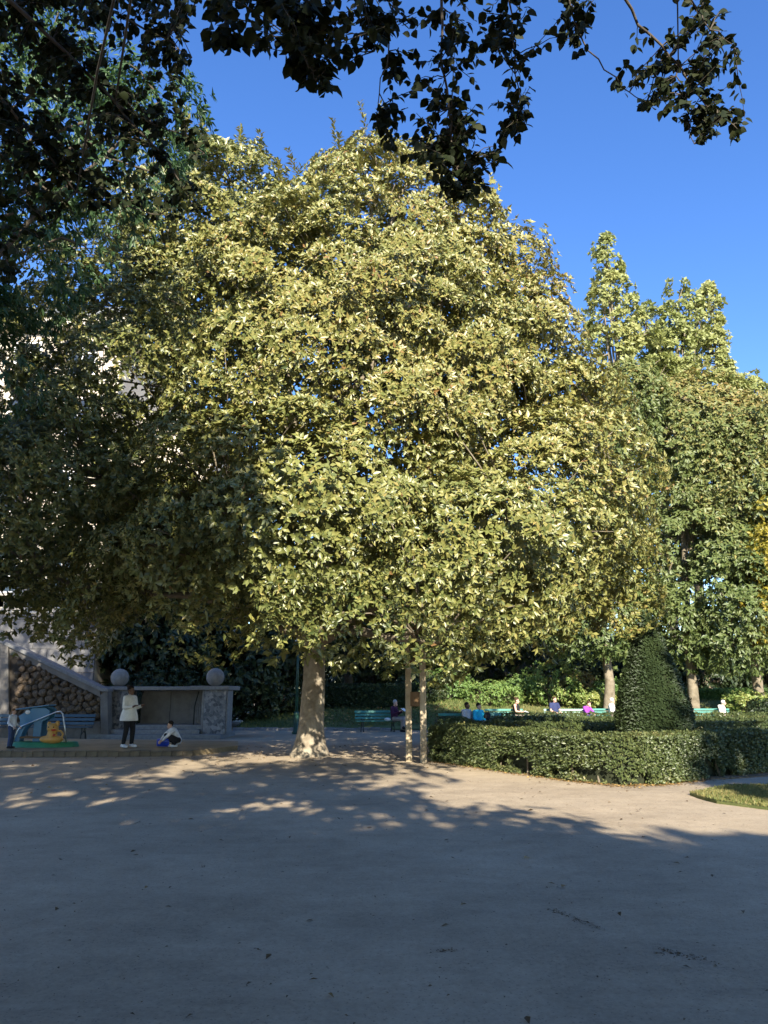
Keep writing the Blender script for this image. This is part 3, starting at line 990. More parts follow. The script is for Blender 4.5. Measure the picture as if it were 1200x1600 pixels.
grid_pts = np.zeros((0, 3))
for i in range(len(cp)):
    dmin = 1.05 if cn[i, 1] < .3 else 1.15
    if len(sel) == 0 or np.min(np.sum((cp[sel] - cp[i]) ** 2, 1)) > dmin * dmin:
        sel.append(i)
cp, cn = cp[sel], cn[sel]
# limbs and branchlets
mb = MB()
limb_pts = []
tp = np.asarray(pts)
for i in range(26):
    l = big_lobes[i % len(big_lobes)]
    u = nrm(rng.normal(size=3)); u[2] = abs(u[2]) * .5
    e = l[0] + u * l[1] * 0.6
    zz = min(max(3.0, e[2] * rng.uniform(.35, .75)), 13)
    s = np.array([np.interp(zz, tp[:, 2], tp[:, 0]), np.interp(zz, tp[:, 2], tp[:, 1]), zz])
    q = bez(s, e, (0, 0, 0.10 * np.linalg.norm(e - s)), 9, 0.10)
    r0 = rng.uniform(.09, .16)
    mb.tube(q, list(np.linspace(r0, r0 * .3, 9)), 8)
    limb_pts.append(q)
limb_pts = np.concatenate(limb_pts)
for i in range(len(cp)):
    j = np.argmin(np.linalg.norm(limb_pts - cp[i], axis=1))
    q = bez(limb_pts[j], cp[i], rng.normal(0, .12, 3) + np.array([0, 0, .1]), 5, 0.05)
    mb.tube(q, [.035, .028, .02, .014, .007], 5)
mb.build('branches', M['bark_mid'], big, True, world_coords=True)
fo = Foliage()
fr = cn[:, 1] < 0.35
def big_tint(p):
    # browner towards the right side and the top, greener low on the left
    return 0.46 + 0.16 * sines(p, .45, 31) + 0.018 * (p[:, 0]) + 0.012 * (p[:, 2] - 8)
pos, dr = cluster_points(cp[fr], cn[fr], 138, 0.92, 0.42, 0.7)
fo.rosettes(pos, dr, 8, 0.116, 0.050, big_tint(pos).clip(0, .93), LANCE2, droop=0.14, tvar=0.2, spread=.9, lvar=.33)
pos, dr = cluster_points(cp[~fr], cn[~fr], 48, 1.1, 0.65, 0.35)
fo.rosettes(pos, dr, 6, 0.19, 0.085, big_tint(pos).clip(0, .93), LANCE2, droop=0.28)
ip, inn = lobe_clusters(big_lobes, 620, (0.45, 0.76), 0.0, 0.0, -0.85)
kk = ip[:, 2] > 3.3
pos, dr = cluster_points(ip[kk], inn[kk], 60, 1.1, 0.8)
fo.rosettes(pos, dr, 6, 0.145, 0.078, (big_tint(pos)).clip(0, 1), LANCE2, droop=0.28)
# upright shoots along the skyline
sh = cp[(cn[:, 2] > .55) & (cp[:, 2] > 11)]
for q in sh[rng.choice(len(sh), min(70, len(sh)), replace=False)]:
    n = 14
    h = rng.uniform(.5, 1.1)
    t = np.linspace(.2, 1, n)[:, None]
    dirv = np.array([rng.normal(0, .18), rng.normal(0, .18), 1.0])
    pp = q + np.array([0, 0, .45]) + dirv * h * t
    fo.rosettes(pp, np.repeat(dirv[None], n, 0), 3, 0.15, 0.06, np.full(n, .62), LANCE2, droop=-.1)
o = fo.build('crown', M['leaf_main'], big)
o['kind'] = 'stuff'

# ================================================================== OTHER TREES
# feathery tree on the left, between camera and big tree
ash_lobes = [lobe(150, 250, 13.0, 1.5, 1.6, 1.7), lobe(30, 370, 13.0, 1.4, 1.6, 1.6), lobe(230, 190, 13.5, 1.0, 1.2, 1.1), lobe(-60, 150, 12.5, 2.4, 2.4, 2.6),
             lobe(-30, 540, 13.0, 1.0, 1.4, 1.0), lobe(-280, 700, 13.5, 2.3, 2.4, 3.2), lobe(-230, 350, 12.5, 2.6, 2.6, 3.6), lobe(20, 40, 13.0, 2.2, 2, 2), lobe(-330, 50, 13, 3.2, 3, 4), (np.array([-12.6, 13.5, 13.6]), np.array([3.0, 2.6, 3.4])), (np.array([-10.6, 14.0, 9.5]), np.array([2.2, 2.2, 2.6]))]  # masses beyond the left edge widened to shade the stair wall and building
make_tree('feathery_tree', 'feathery dark green tree hanging in from the left edge', (-10.2, 12.6, 0), ash_lobes, M['leaf_ash'], M['bark_dark'], .24, 430, 23, 7, .155, .046,
          .60, .45, tint=.5, inner=.5, front=0.0, droop=.75, spread=.6, seed=17, up=.0)

# three poplars far right and their neighbours
for i, (x, yt, yb, wd, lab) in enumerate(((940, 408, 640, 2.2, 'tallest pale poplar, just right of the big tree'), (1048, 462, 640, 1.7, 'middle pale poplar with a forked top'), (1112, 475, 640, 1.5, 'slim pale poplar, rightmost of the three'), (1012, 500, 640, .9, 'thin young poplar spire between two taller poplars'))):
    D = 54 + 1.5 * i
    top = P(x, yt, D); bs = np.array([top[0], D, 0])
    lb = []
    H = top[2]
    for f, r_ in ((.94, .5), (.85, .85), (.74, 1.0), (.62, 1.1), (.5, 1.1), (.38, 1.1)):
        lb.append((np.array([bs[0] + rng.normal(0, .35), D, H * f]), np.array([wd * r_, wd * r_, H * .115])))
    if i == 0:
        lb += [(np.array([bs[0] + 2.6, D, H * .80]), np.array([1.0, 1, 2.6])), (np.array([bs[0] + 3.6, D, H * .70]), np.array([1.3, 1.2, 2.6])), (np.array([bs[0] + 4.6, D, H * .6]), np.array([1.6, 1.2, 2.6]))]
    if i == 1:
        lb += [(np.array([bs[0] + 1.6, D, H * .93]), np.array([.7, .7, 2.2])), (np.array([bs[0] - 1.1, D, H * .9]), np.array([.6, .7, 2.0]))]
    if i == 2:
        lb += [(np.array([bs[0] + 2.2, D, H * .74]), np.array([1.2, 1, 2.0])), (np.array([bs[0] + 3.4, D, H * .66]), np.array([1.4, 1, 1.8]))]
    make_tree('poplar_tree', lab, bs, lb, M['leaf_poplar'], M['bark_mid'], .4, 340 if i != 3 else 130, 12, 5, .30, .17, .38, .6, tint=.55, tnoise=.2, front=.5, group='poplars on the skyline',
              droop=.1, top_frac=.9, seed=50 + i, up=1.2, inner=.25, spread=.8)

# row of chestnut-like trees on the right
def rusty(p):
    return .024 * (p[:, 2] - 13) + .16 * np.clip(sines(p, .35, 77), 0, 1)
for i, (x, D, lobs, lab, ti) in enumerate((
        (946, 43, [(930, 700, 3.2, 3.0, 4.2), (925, 850, 3.0, 3, 3.2), (960, 950, 2.6, 2.5, 2.0), (970, 640, 2.2, 2.2, 2.4), (900, 985, 2.0, 2, 1.5), (985, 990, 1.5, 1.5, 1.3)], 'green chestnut tree partly hidden by the right side of the big tree', .35),
        (1080, 44, [(1060, 720, 3.6, 3.4, 4.8), (1075, 880, 3.2, 3.2, 4.0), (1045, 960, 2.0, 2, 2.2), (1110, 660, 2.4, 2.4, 2.4), (1105, 985, 1.8, 1.8, 1.7), (1060, 1005, 1.4, 1.4, 1.2)], 'tall chestnut tree with rusty top and pale trunk behind the cone', .38),
        (1186, 43, [(1150, 760, 3.0, 3.0, 4.6), (1140, 930, 2.6, 2.6, 3.6), (1195, 690, 3.0, 3, 2.8), (1165, 870, 2.6, 2.6, 3.2), (1135, 1005, 1.8, 1.8, 1.5), (1170, 1000, 1.6, 1.6, 1.4)], 'chestnut tree with drooping skirt and orange top near the right edge', .42))):
    bs = P(x, 1060, D); bs[2] = 0
    lb = [(P(a, b_, D), np.array([r1, r2, r3])) for a, b_, r1, r2, r3 in lobs]
    make_tree('chestnut_tree', lab, bs, lb, M['leaf_chestnut'], M['bark_mid'], .30, 250, 24, 6, .26, .11, .95, .6, tint=ti, tnoise=.16, tf=.5, front=.55, inner=.2,
              group='chestnut row on the right', droop=.55, seed=70 + i, tint_fn=rusty, up=.3, disp=.8, df=.8)
bs = P(1245, 1060, 41); bs[2] = 0
make_tree('yellow_tree', 'golden yellow tree at the right edge of the picture', bs, [(P(1225, 860, 41), np.array([1.9, 1.9, 3.4])), (P(1240, 760, 41), np.array([1.7, 2, 2.4])), (P(1215, 960, 41), np.array([1.3, 1.5, 2.0]))],
          M['leaf_yellow'], M['bark_mid'], .25, 130, 26, 6, .2, .1, .8, .55, tint=.55, front=.4, inner=.3, seed=91, droop=.4)
bs = P(1200, 1060, 58); bs[2] = 0
make_tree('pale_tree', 'pale green tree top low on the skyline, right of the poplars', bs, [(P(1185, 660, 58), np.array([3.4, 3, 2.6])), (P(1150, 630, 58), np.array([1.8, 2, 2.2])), (P(1240, 680, 58), np.array([4, 3, 3.0])), (P(1200, 800, 58), np.array([5, 4, 6.0]))],
          M['leaf_poplar'], M['bark_mid'], .35, 150, 24, 5, .26, .15, .9, .6, tint=.4, front=.5, inner=.3, seed=93)
# dark evergreen trees behind the trunk
for i, (x, D, lobs, lab) in enumerate((
        (215, 35.5, [(215, 960, 2.3, 2.0, 3.0), (240, 1020, 2.0, 1.8, 1.6), (250, 850, 2.2, 2, 2.4)], 'dark evergreen directly above the left end of the stone portal'),
        (300, 38, [(310, 960, 2.4, 2.2, 3.6), (330, 1040, 2.3, 2, 1.7), (280, 1030, 1.8, 1.8, 1.6)], 'dense dark evergreen rising above the right portal ball'),
        (410, 40, [(410, 960, 2.8, 2.4, 4.2), (400, 1050, 2.4, 2.2, 2.2), (430, 1000, 2, 2, 2)], 'dark leafy tree left of the big trunk, over the shaded lawn'),
        (548, 46, [(530, 930, 3.4, 3, 3.8), (590, 980, 3.2, 2.8, 2.8), (500, 1000, 2.6, 2.6, 2.4)], 'dark tree with straight brown trunk right behind the big trunk'),
        (668, 50, [(660, 930, 4.0, 3, 4.0), (720, 960, 3.6, 3, 3.0), (630, 1010, 2.4, 2.2, 1.8)], 'shaded tree behind the sign posts at the back of the lawn'),
        (590, 56, [(560, 1000, 4.2, 3, 3.6), (620, 1040, 3.8, 2.6, 2.2), (520, 1045, 3.6, 2.6, 2.2), (470, 1050, 3.4, 2.4, 2.2), (600, 960, 4, 3, 3)], 'dense dark tree closing the gap above the back hedge'),
        (690, 58, [(690, 1020, 3.8, 3, 3.2), (740, 1030, 3.8, 3, 3.0), (640, 1040, 3, 2.6, 2.4)], 'low dark tree behind the sunlit shrubs next to the posts'),
        (800, 53, [(790, 940, 4.0, 3, 3.8), (850, 930, 3.6, 3, 3.6), (820, 1005, 2.4, 2.4, 1.4)], 'shaded tree behind the sunlit shrubs, left of the pavilion'))):
    bs = P(x, 1060, D); bs[2] = 0
    lb = [(P(a, b_, D), np.array([r1, r2, r3])) for a, b_, r1, r2, r3 in lobs]
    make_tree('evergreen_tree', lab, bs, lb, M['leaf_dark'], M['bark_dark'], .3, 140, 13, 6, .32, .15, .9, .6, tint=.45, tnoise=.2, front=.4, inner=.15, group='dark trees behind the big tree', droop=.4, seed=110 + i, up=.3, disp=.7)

# two unseen shade trees behind the camera, crowns shaped for the shadows they cast (the second one only shades the hedge and the topiary)
right_shade = [((7.8, -7.0, 6.7), (1.3, 1.6, 1.0)), ((10.6, -7.0, 11.2), (2.2, 2.6, 2.0)), ((12.0, -8.0, 16.2), (2.1, 2.4, 2.6)), ((12.5, -7.0, 8.4), (2.6, 2.8, 2.4)), ((14.5, -8.5, 12.5), (2.8, 3, 3.2))]
right_shade = [(np.array(a), np.array(b_)) for a, b_ in right_shade]
make_tree('unseen_lime_tree', 'unseen broad lime tree behind the viewer on the right, crown shaped to shade the hedge', (11.6, -8.0, 0), right_shade, M['leaf_shade'], M['bark_dark'], .35, 170, 13, 5, .35, .27, .9, .6, tint=.5, front=0.0, inner=.3, seed=140, gapf=-.2)

left_shade = [((-12.5, -7.0, 12.5), (4.0, 4.0, 4.2)), ((-9.0, -6.0, 15.0), (3.4, 3.6, 3.4)), ((-14.0, -8.0, 17.0), (4.0, 4.0, 3.5)), ((-8.2, -8.0, 11.0), (3.0, 3.4, 3.0)), ((-16.0, -6.0, 10.0), (3.5, 4, 4)), ((-4.6, -6.0, 14.0), (2.3, 2.2, 1.5)), ((-6.6, 1.2, 13.4), (2.5, 2.0, 3.4)), ((-9.5, 0.5, 12.6), (2.6, 2.2, 3.6)), ((-3.3, 1.0, 13.2), (2.2, 1.8, 2.4))]
left_shade = [(np.array(a), np.array(b_)) for a, b_ in left_shade]
make_tree('unseen_lime_tree', 'unseen tall lime tree behind the viewer on the left, crown shaped to shade the feathery tree', (-11.5, -7.5, 0), left_shade, M['leaf_shade'], M['bark_dark'], .42, 370, 14, 5, .36, .28, 1.0, .7, tint=.5, front=0.0, inner=.5, seed=141)
for i, (x, lab) in enumerate(((-9.5, 'leftmost lime of the added shade row behind the viewer'), (-2.5, 'second lime from the left in the added shade row behind the viewer'), (4.2, 'third lime from the left in the added shade row behind the viewer'), (11.0, 'rightmost lime of the added shade row behind the viewer'))):  # unseen row, added to keep the near gravel in shade
    lb = [(np.array([x + a, -15.0 + b_, c_ + (.75 if x < 3 else (.2 if x < 10 else -.6))]), np.array([d, e, f])) for a, b_, c_, d, e, f in ((0, 0, 7.6, 3.8, 3.2, 3.4), (-1.8, 1, 5.8, 2.6, 2.6, 2.2), (1.9, .4, 6.2, 2.6, 2.6, 2.4), (0, 1.5, 9.4, 3.7, 2.6, 2.6), (-3.2, 1.2, 9.4, 2.4, 2.4, 2.5), (3.2, 1.2, 9.4, 2.4, 2.4, 2.5))]
    if x == 4.2:
        lb.append((np.array([7.0, -14.0, 9.9]), np.array([3.2, 2.0, 1.2])))
    make_tree('unseen_lime_tree', lab, (x, -15.0, 0), lb, M['leaf_shade'], M['bark_dark'], .34, 190 if x != 4.2 else 300, 13, 5, .37, .28, .9, .6, tint=.5, front=0.0, inner=.5, seed=150 + i, group='added shade limes behind the viewer', gapf=(-.1 if x > 10 else 0))

# ================================================================== OVERHANGING LIME TREE (its trunk stands behind the viewer)
LB = np.array([-3.6, -5.0, 0.0])
lime = thing('overhanging_lime_tree', 'lime tree whose dark leafy branches hang into the top of the view', 'tree', LB)
pts = [LB + np.array([0, 0, -.1]), LB + np.array([.05, .1, 1.5]), LB + np.array([.15, .2, 3.5]), LB + np.array([.5, .3, 6.0]), LB + np.array([.8, .4, 9.0]), LB + np.array([.9, .5, 11.0])]
link('trunk', trunk_mesh(LB, pts, [.42, .34, .32, .27, .16, .06], 18, .2, .05, 6), M['bark_dark'], lime, True)
shade_lobes = [((-3.0, -5.0, 8.6), (4.2, 4.4, 3.4)), ((-8.0, -4.0, 8.2), (3.6, 4.2, 3.0)), ((0.8, -4.2, 7.6), (2.3, 3.6, 2.2)), ((-5.0, -1.2, 7.2), (3.8, 2.2, 1.6)),
               ((-0.6, -0.6, 7.0), (2.5, 1.8, 1.3)), ((3.2, -2.4, 6.0), (1.2, 2.0, .9)), ((1.0, -5.0, 11.6), (2.4, 2.4, 1.3)), ((0.9, -0.5, 10.2), (1.9, 1.4, .7)), ((-12.0, -3.0, 8.0), (2.6, 4.0, 3.0))]  # unseen canopy masses, placed for the shade they throw on boughs and gravel
shade_lobes = [(np.array(a), np.array(b_)) for a, b_ in shade_lobes]
cp, cn = lobe_clusters(shade_lobes, 330, (0.6, 1.03), 0.5, 0.0, -0.9)
fo = Foliage()
pos, dr = cluster_points(cp, cn, 16, .8, .5)
fo.rosettes(pos, dr, 5, .23, .18, (.5 + .2 * sines(pos, .6, 5)).clip(0, 1), LANCE2, droop=.5)
o = fo.build('crown', M['leaf_shade'], lime)
o['kind'] = 'stuff'
fo = Foliage()
mb = MB()
tp = np.asarray(pts)
limbs = []
for i in range(16):
    l = shade_lobes[i % len(shade_lobes)]
    u = nrm(rng.normal(size=3)); e = l[0] + u * l[1] * .5
    zz = rng.uniform(3.2, 7.5)
    s = np.array([np.interp(zz, tp[:, 2], tp[:, 0]), np.interp(zz, tp[:, 2], tp[:, 1]), zz])
    q = bez(s, e, (0, 0, .5), 8, .08)
    mb.tube(q, list(np.linspace(.12, .04, 8)), 7); limbs.append(q)
limbs = np.concatenate(limbs)
for i in range(0, len(cp), 2):
    j = np.argmin(np.linalg.norm(limbs - cp[i], axis=1))
    mb.tube(bez(limbs[j], cp[i], (0, 0, .1), 4, .04), [.03, .022, .015, .008], 5)

# the boughs that reach into view
def pxl(pts_):
    return np.array([P(*p) for p in pts_])
boughs = [
    # x, y, distance
    (pxl([(640, -420, 4.2), (690, -150, 5.2), (690, 10, 5.6), (693, 120, 5.6), (705, 215, 5.55), (722, 312, 5.5)]), .020),
    (pxl([(600, -300, 4.6), (620, -60, 5.4), (610, 80, 5.5), (590, 170, 5.5)]), .012),
    (pxl([(760, -300, 4.6), (790, -80, 5.4), (800, 60, 5.5), (812, 170, 5.5)]), .012),
    (pxl([(820, -380, 4.4), (940, -60, 5.6), (1000, 40, 5.9), (1060, 105, 6.0), (1110, 170, 6.0), (1155, 205, 6.0)]), .020),
    (pxl([(830, -260, 4.6), (880, -40, 5.5), (905, 60, 5.6), (960, 125, 5.8), (1010, 160, 5.8)]), .011),
    (pxl([(1010, -250, 4.6), (1060, -40, 5.7), (1100, 30, 6.0), (1145, 70, 6.0)]), .012),
    (pxl([(1060, 105, 6.0), (1068, 160, 5.9), (1085, 225, 5.9)]), .006),
    (pxl([(380, -400, 3.6), (420, -80, 4.5), (455, 30, 4.7), (475, 90, 4.7), (500, 140, 4.7)]), .013),
    (pxl([(320, -320, 3.8), (340, -60, 4.9), (350, 30, 5.0), (370, 70, 5.0)]), .012),
    (pxl([(520, -320, 4.0), (550, -60, 5.0), (580, 20, 5.2), (585, 80, 5.2)]), .010),
    (pxl([(-250, -250, 5.0), (-40, -40, 7.0), (80, 60, 7.4), (180, 160, 7.6), (260, 250, 7.6), (310, 335, 7.6)]), .035),
    (pxl([(-60, -300, 5.0), (60, -80, 6.8), (160, 10, 7.2), (260, 60, 7.4), (300, 90, 7.4)]), .026),
    (pxl([(-200, 0, 6.5), (-30, 120, 7.4), (60, 220, 7.6), (120, 300, 7.6), (60, 370, 7.6)]), .026),
    (pxl([(180, 160, 7.6), (230, 190, 7.5), (290, 215, 7.5), (320, 240, 7.5)]), .012),
    (pxl([(120, 300, 7.6), (190, 320, 7.5), (250, 335, 7.5)]), .010),
    (pxl([(-150, 200, 7.0), (-40, 330, 7.5), (20, 420, 7.6), (70, 390, 7.6)]), .014),
]
# regions the leaves fill: polygon in view, distance, number of twigs, leaf length
regions = [
    ([(580, -20), (830, -20), (830, 180), (790, 270), (740, 320), (700, 310), (630, 250), (575, 190), (600, 90)], 5.55, 135, .087),
    ([(615, 215), (790, 215), (760, 300), (715, 325), (660, 290)], 5.5, 34, .087),
    ([(870, -20), (950, -20), (945, 110), (900, 100), (870, 50)], 5.6, 22, .087),
    ([(960, 90), (1100, 20), (1165, 60), (1150, 120), (1170, 205), (1110, 235), (1060, 180), (1010, 175), (950, 140)], 5.95, 92, .087),
    ([(1040, -20), (1130, -20), (1140, 20), (1060, 30)], 6.0, 12, .087),
    ([(320, -20), (560, -20), (560, 60), (520, 130), (470, 130), (410, 60), (320, 70)], 4.75, 90, .10),
    ([(420, 20), (530, 20), (520, 140), (480, 120)], 4.7, 18, .095),
    ([(560, -20), (640, -20), (600, 60), (560, 70)], 5.2, 14, .1),
    ([(-60, -40), (330, -40), (300, 60), (270, 140), (330, 230), (330, 335), (250, 340), (160, 330), (60, 330), (-60, 330)], 7.5, 370, .095),
    ([(-40, -40), (290, -40), (240, 140), (200, 300), (60, 300), (-40, 330)], 7.9, 150, .1),
    ([(-60, 300), (60, 300), (70, 380), (20, 440), (-60, 470)], 7.6, 40, .10),
]
bough_pts = []
for q, r0 in boughs:
    t = np.linspace(0, len(q) - 1, (len(q) - 1) * 4 + 1)
    qq = np.stack([np.interp(t, np.arange(len(q)), q[:, i]) for i in range(3)], 1)
    qq[1:-1] += rng.normal(0, .012, (len(qq) - 2, 3))
    mb.tube(qq, list(np.linspace(r0, .004, len(qq))), 6)
    bough_pts.append(qq)
    # join to the tree
    j = np.argmin(np.linalg.norm(limbs - qq[0], axis=1))
    mb.tube(bez(limbs[j], qq[0], (0, 0, .35), 6, .03), list(np.linspace(r0 * 1.8, r0, 6)), 6)
bough_pts = np.concatenate(bough_pts)
LP, LA, LN, LL = [], [], [], []
for poly, D, n, ll in regions:
    poly_a = np.array(poly, float)
    lo, hi = poly_a.min(0), poly_a.max(0)
    c = 0
    while c < n:
        p2 = rng.uniform(lo, hi, (1, 2))
        if not in_poly(p2, poly_a)[0]:
            continue
        c += 1
        e = P(p2[0, 0], p2[0, 1], D + rng.normal(0, .30))
        j = np.argmin(np.linalg.norm(bough_pts - e, axis=1))
        s = bough_pts[j]
        ln = np.linalg.norm(e - s)
        if ln > .7:
            s = e + (s - e) * (.7 / ln)
        q = bez(s, e, (0, 0, .10 * min(ln, .7)), 5, .008)
        mb.tube(q, [.0055, .0045, .0036, .003, .002], 4, False)
        m_ = rng.integers(6, 11)
        tt = np.linspace(.25, 1, m_)
        qi = np.stack([np.interp(tt * 4, np.arange(5), q[:, i]) for i in range(3)], 1)
        d = nrm(q[-1] - q[0])
        sd = nrm(np.cross(d, [0, 0, 1.0]))
        for a in range(m_):
            sg = 1 if a % 2 else -1
            ax = d * .45 + sd * sg * .7 + np.array([0, 0, -.75]) + rng.normal(0, .35, 3)
            nm_ = np.array([0, 0, .55]) + rng.normal(0, .55, 3) + np.array([0, -.35, 0])
            LP.append(qi[a] + rng.normal(0, .012, 3)); LA.append(ax); LN.append(nm_); LL.append(ll * rng.uniform(.62, 1.2))
LP, LA, LN, LL = np.array(LP), nrm(np.array(LA)), np.array(LN), np.array(LL)
# the 300 leaves that show largest are single pieces, the rest one mass
dv = LP - EYE
dep = dv[:, 1] * _c + dv[:, 2] * _s
vy = (dv[:, 2] * _c - dv[:, 1] * _s) / dep
vx = dv[:, 0] / dep
score = LL / dep * np.where((np.abs(vx) < .5) & (np.abs(vy) < .666), 1, .01)
order = np.argsort(-score)
near, rest = order[:290], order[290:]
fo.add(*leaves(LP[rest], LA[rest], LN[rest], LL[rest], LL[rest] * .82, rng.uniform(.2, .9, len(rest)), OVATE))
lm = []
for i in range(5):
    tv = OVATE[0].copy()
    r_ = np.random.default_rng(200 + i)
    tv[:, 1] *= r_.uniform(.74, .92)
    tv[1:8, :] += r_.normal(0, .025, (7, 3))
    tv[:, 2] *= r_.uniform(.8, 2.0)
    me = mesh_np('leaf', tv, OVATE[1], False, {'tint': np.full(len(tv), .15 + .17 * i)})
    me.materials.append(M['leaf_lime_shaded'])
    lm.append(me)
for a, i in enumerate(near):
    ax = Vector(LA[i]); nm_ = Vector(LN[i]); nm_ = (nm_ - ax * nm_.dot(ax)).normalized(); sd = nm_.cross(ax)
    o = bpy.data.objects.new('leaf', lm[a % 5]); COL.objects.link(o)
    o.parent = lime
    s = LL[i]
    o.matrix_local = Matrix.Translation(Vector(LP[i] - LB)) @ Matrix(((ax.x, sd.x, nm_.x, 0), (ax.y, sd.y, nm_.y, 0), (ax.z, sd.z, nm_.z, 0), (0, 0, 0, 1))) @ Matrix.Diagonal((s, s, s, 1))
mb.build('branches', M['bark_dark'], lime, True, world_coords=True)
o = fo.build('bough_foliage', M['leaf_lime_shaded'], lime)
o['kind'] = 'stuff'

# ================================================================== HEDGES, TOPIARY, SHRUBS
def hedge(name, label, line, h, th, n, L, W_, mat, tint=.45, group=None, holes=False, tnoise=.15, brown_top=0.0, closed=False):
    """clipped hedge along a ground line: dark twiggy core with a skin of small leaves"""
    line = np.asarray(line, float)
    t = thing(name, label, 'hedge', (line[0][0], line[0][1], 0), group=group)
    tt = np.linspace(0, len(line) - 1, max(16, len(line) * 8))
    q = np.stack([np.interp(tt, np.arange(len(line)), line[:, i]) for i in range(2)], 1)
    for _ in range(6):
        q[1:-1] = (q[:-2] + q[1:-1] * 2 + q[2:]) / 4
    tg = nrm(np.gradient(q, axis=0)); sd = np.stack([-tg[:, 1], tg[:, 0]], 1)
    hc, tc_ = h - .12, th / 2 - .15
    prof = [(-tc_, 0), (-tc_, hc * .93), (-tc_ * .9, hc), (tc_ * .9, hc), (tc_, hc * .93), (tc_, 0)]
    V = []
    for i in range(len(q)):
        for a, z in prof:
            V.append((q[i, 0] + sd[i, 0] * a, q[i, 1] + sd[i, 1] * a, z))
    k = len(prof); F = []
    for i in range(len(q) - 1):
        for j in range(k - 1):
            F.append((i * k + j, i * k + j + 1, (i + 1) * k + j + 1, (i + 1) * k + j))
    mbx = MB().add(V, F + [tuple(range(k))[::-1], tuple((len(q) - 1) * k + j for j in range(k))])
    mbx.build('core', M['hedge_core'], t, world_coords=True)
    seg = np.linalg.norm(np.diff(q, axis=0), axis=1)
    cum = np.r_[0, np.cumsum(seg)]
    s = rng.uniform(0, cum[-1], n)
    face = rng.choice(3, n, p=[.5, .33, .17])    # side, top, other side
    fx = np.interp(s, cum, q[:, 0]); fy = np.interp(s, cum, q[:, 1])
    sx = np.interp(s, cum, sd[:, 0]); sy = np.interp(s, cum, sd[:, 1])
    u = rng.uniform(0, 1, n)
    zz = np.where(face == 1, h - .02, u * h)
    a = np.where(face == 0, -th / 2, np.where(face == 2, th / 2, (u - .5) * th))
    pos = np.stack([fx + sx * a, fy + sy * a, zz], 1)
    nm = np.stack([np.where(face == 1, 0, sx * np.sign(a)), np.where(face == 1, 0, sy * np.sign(a)), np.where(face == 1, 1, .25)], 1)
    w_ = sines(pos, 3.2, 61) * .035 + sines(pos, 9.0, 62) * .022
    pos += nm * (w_ + rng.normal(0, .018, n))[:, None]
    keep = np.ones(n, bool)
    # thinner and gappy near the ground
    keep &= ~((face != 1) & (pos[:, 2] < .30 + .22 * sines(pos * np.array([1, 1, 0]), 1.7, 63)) & (sines(pos, 4.0, 64) > (.25 if holes else .5)))
    keep &= ~((face != 1) & (sines(pos, 3.3, 66) > .78))
    pos, nm, face = pos[keep], nm[keep], face[keep]
    # end caps
    for e, dirn in ((0, -1), (-1, 1)):
        m_ = int(n * th / (cum[-1] * 2.2 + th)) + 60
        uu = rng.uniform(-.5, .5, m_); vv = rng.uniform(.05, 1, m_)
        pe = np.stack([q[e, 0] + sd[e, 0] * uu * th, q[e, 1] + sd[e, 1] * uu * th, vv * h], 1) + np.r_[tg[e] * dirn * .04, 0] + rng.normal(0, .03, (m_, 3))
        pos = np.r_[pos, pe]; nm = np.r_[nm, np.repeat(np.r_[tg[e] * dirn, .2][None], m_, 0)]; face = np.r_[face, np.zeros(m_, int)]
    ti = tint + tnoise * sines(pos, 1.6, 65) + brown_top * (face == 1) * (.6 + .6 * sines(pos, 1.1, 67)) + np.where(face != 1, .25 * np.clip((.22 - pos[:, 2]) / .2, 0, 1), 0)
    f_ = Foliage()
    dk = rng.uniform(size=len(pos)) < .2
    f_.rosettes(pos[dk] - nrm(nm[dk]) * .10, nm[dk], 3, L * 1.3, W_ * 1.3, ti[dk].clip(0, 1), LANCE2, spread=.9, fwd=.4, droop=0)
    f_.rosettes(pos, nm + np.array([0, 0, .25]), 3, L, W_, ti.clip(0, 1), LANCE2, spread=.75, fwd=.6, droop=-.05, tvar=.13)
    o = f_.build('foliage', mat, t)
    o['kind'] = 'stuff'
    # bare stems at the foot
    st = MB()
    for i in range(int(cum[-1] * 5)):
        ss = rng.uniform(0, cum[-1]); off = rng.uniform(-th * .48, th * .3)
        x0 = np.interp(ss, cum, q[:, 0]) + np.interp(ss, cum, sd[:, 0]) * off
        y0 = np.interp(ss, cum, q[:, 1]) + np.interp(ss, cum, sd[:, 1]) * off
        st.tube([(x0, y0, -.02), (x0 + rng.normal(0, .05), y0 + rng.normal(0, .05), .25), (x0 + rng.normal(0, .12), y0 + rng.normal(0, .1), h * .7)], [.022, .017, .008], 5)
    st.build('stems', M['bark_mid'], t, world_coords=True)['kind'] = 'stuff'
    return t


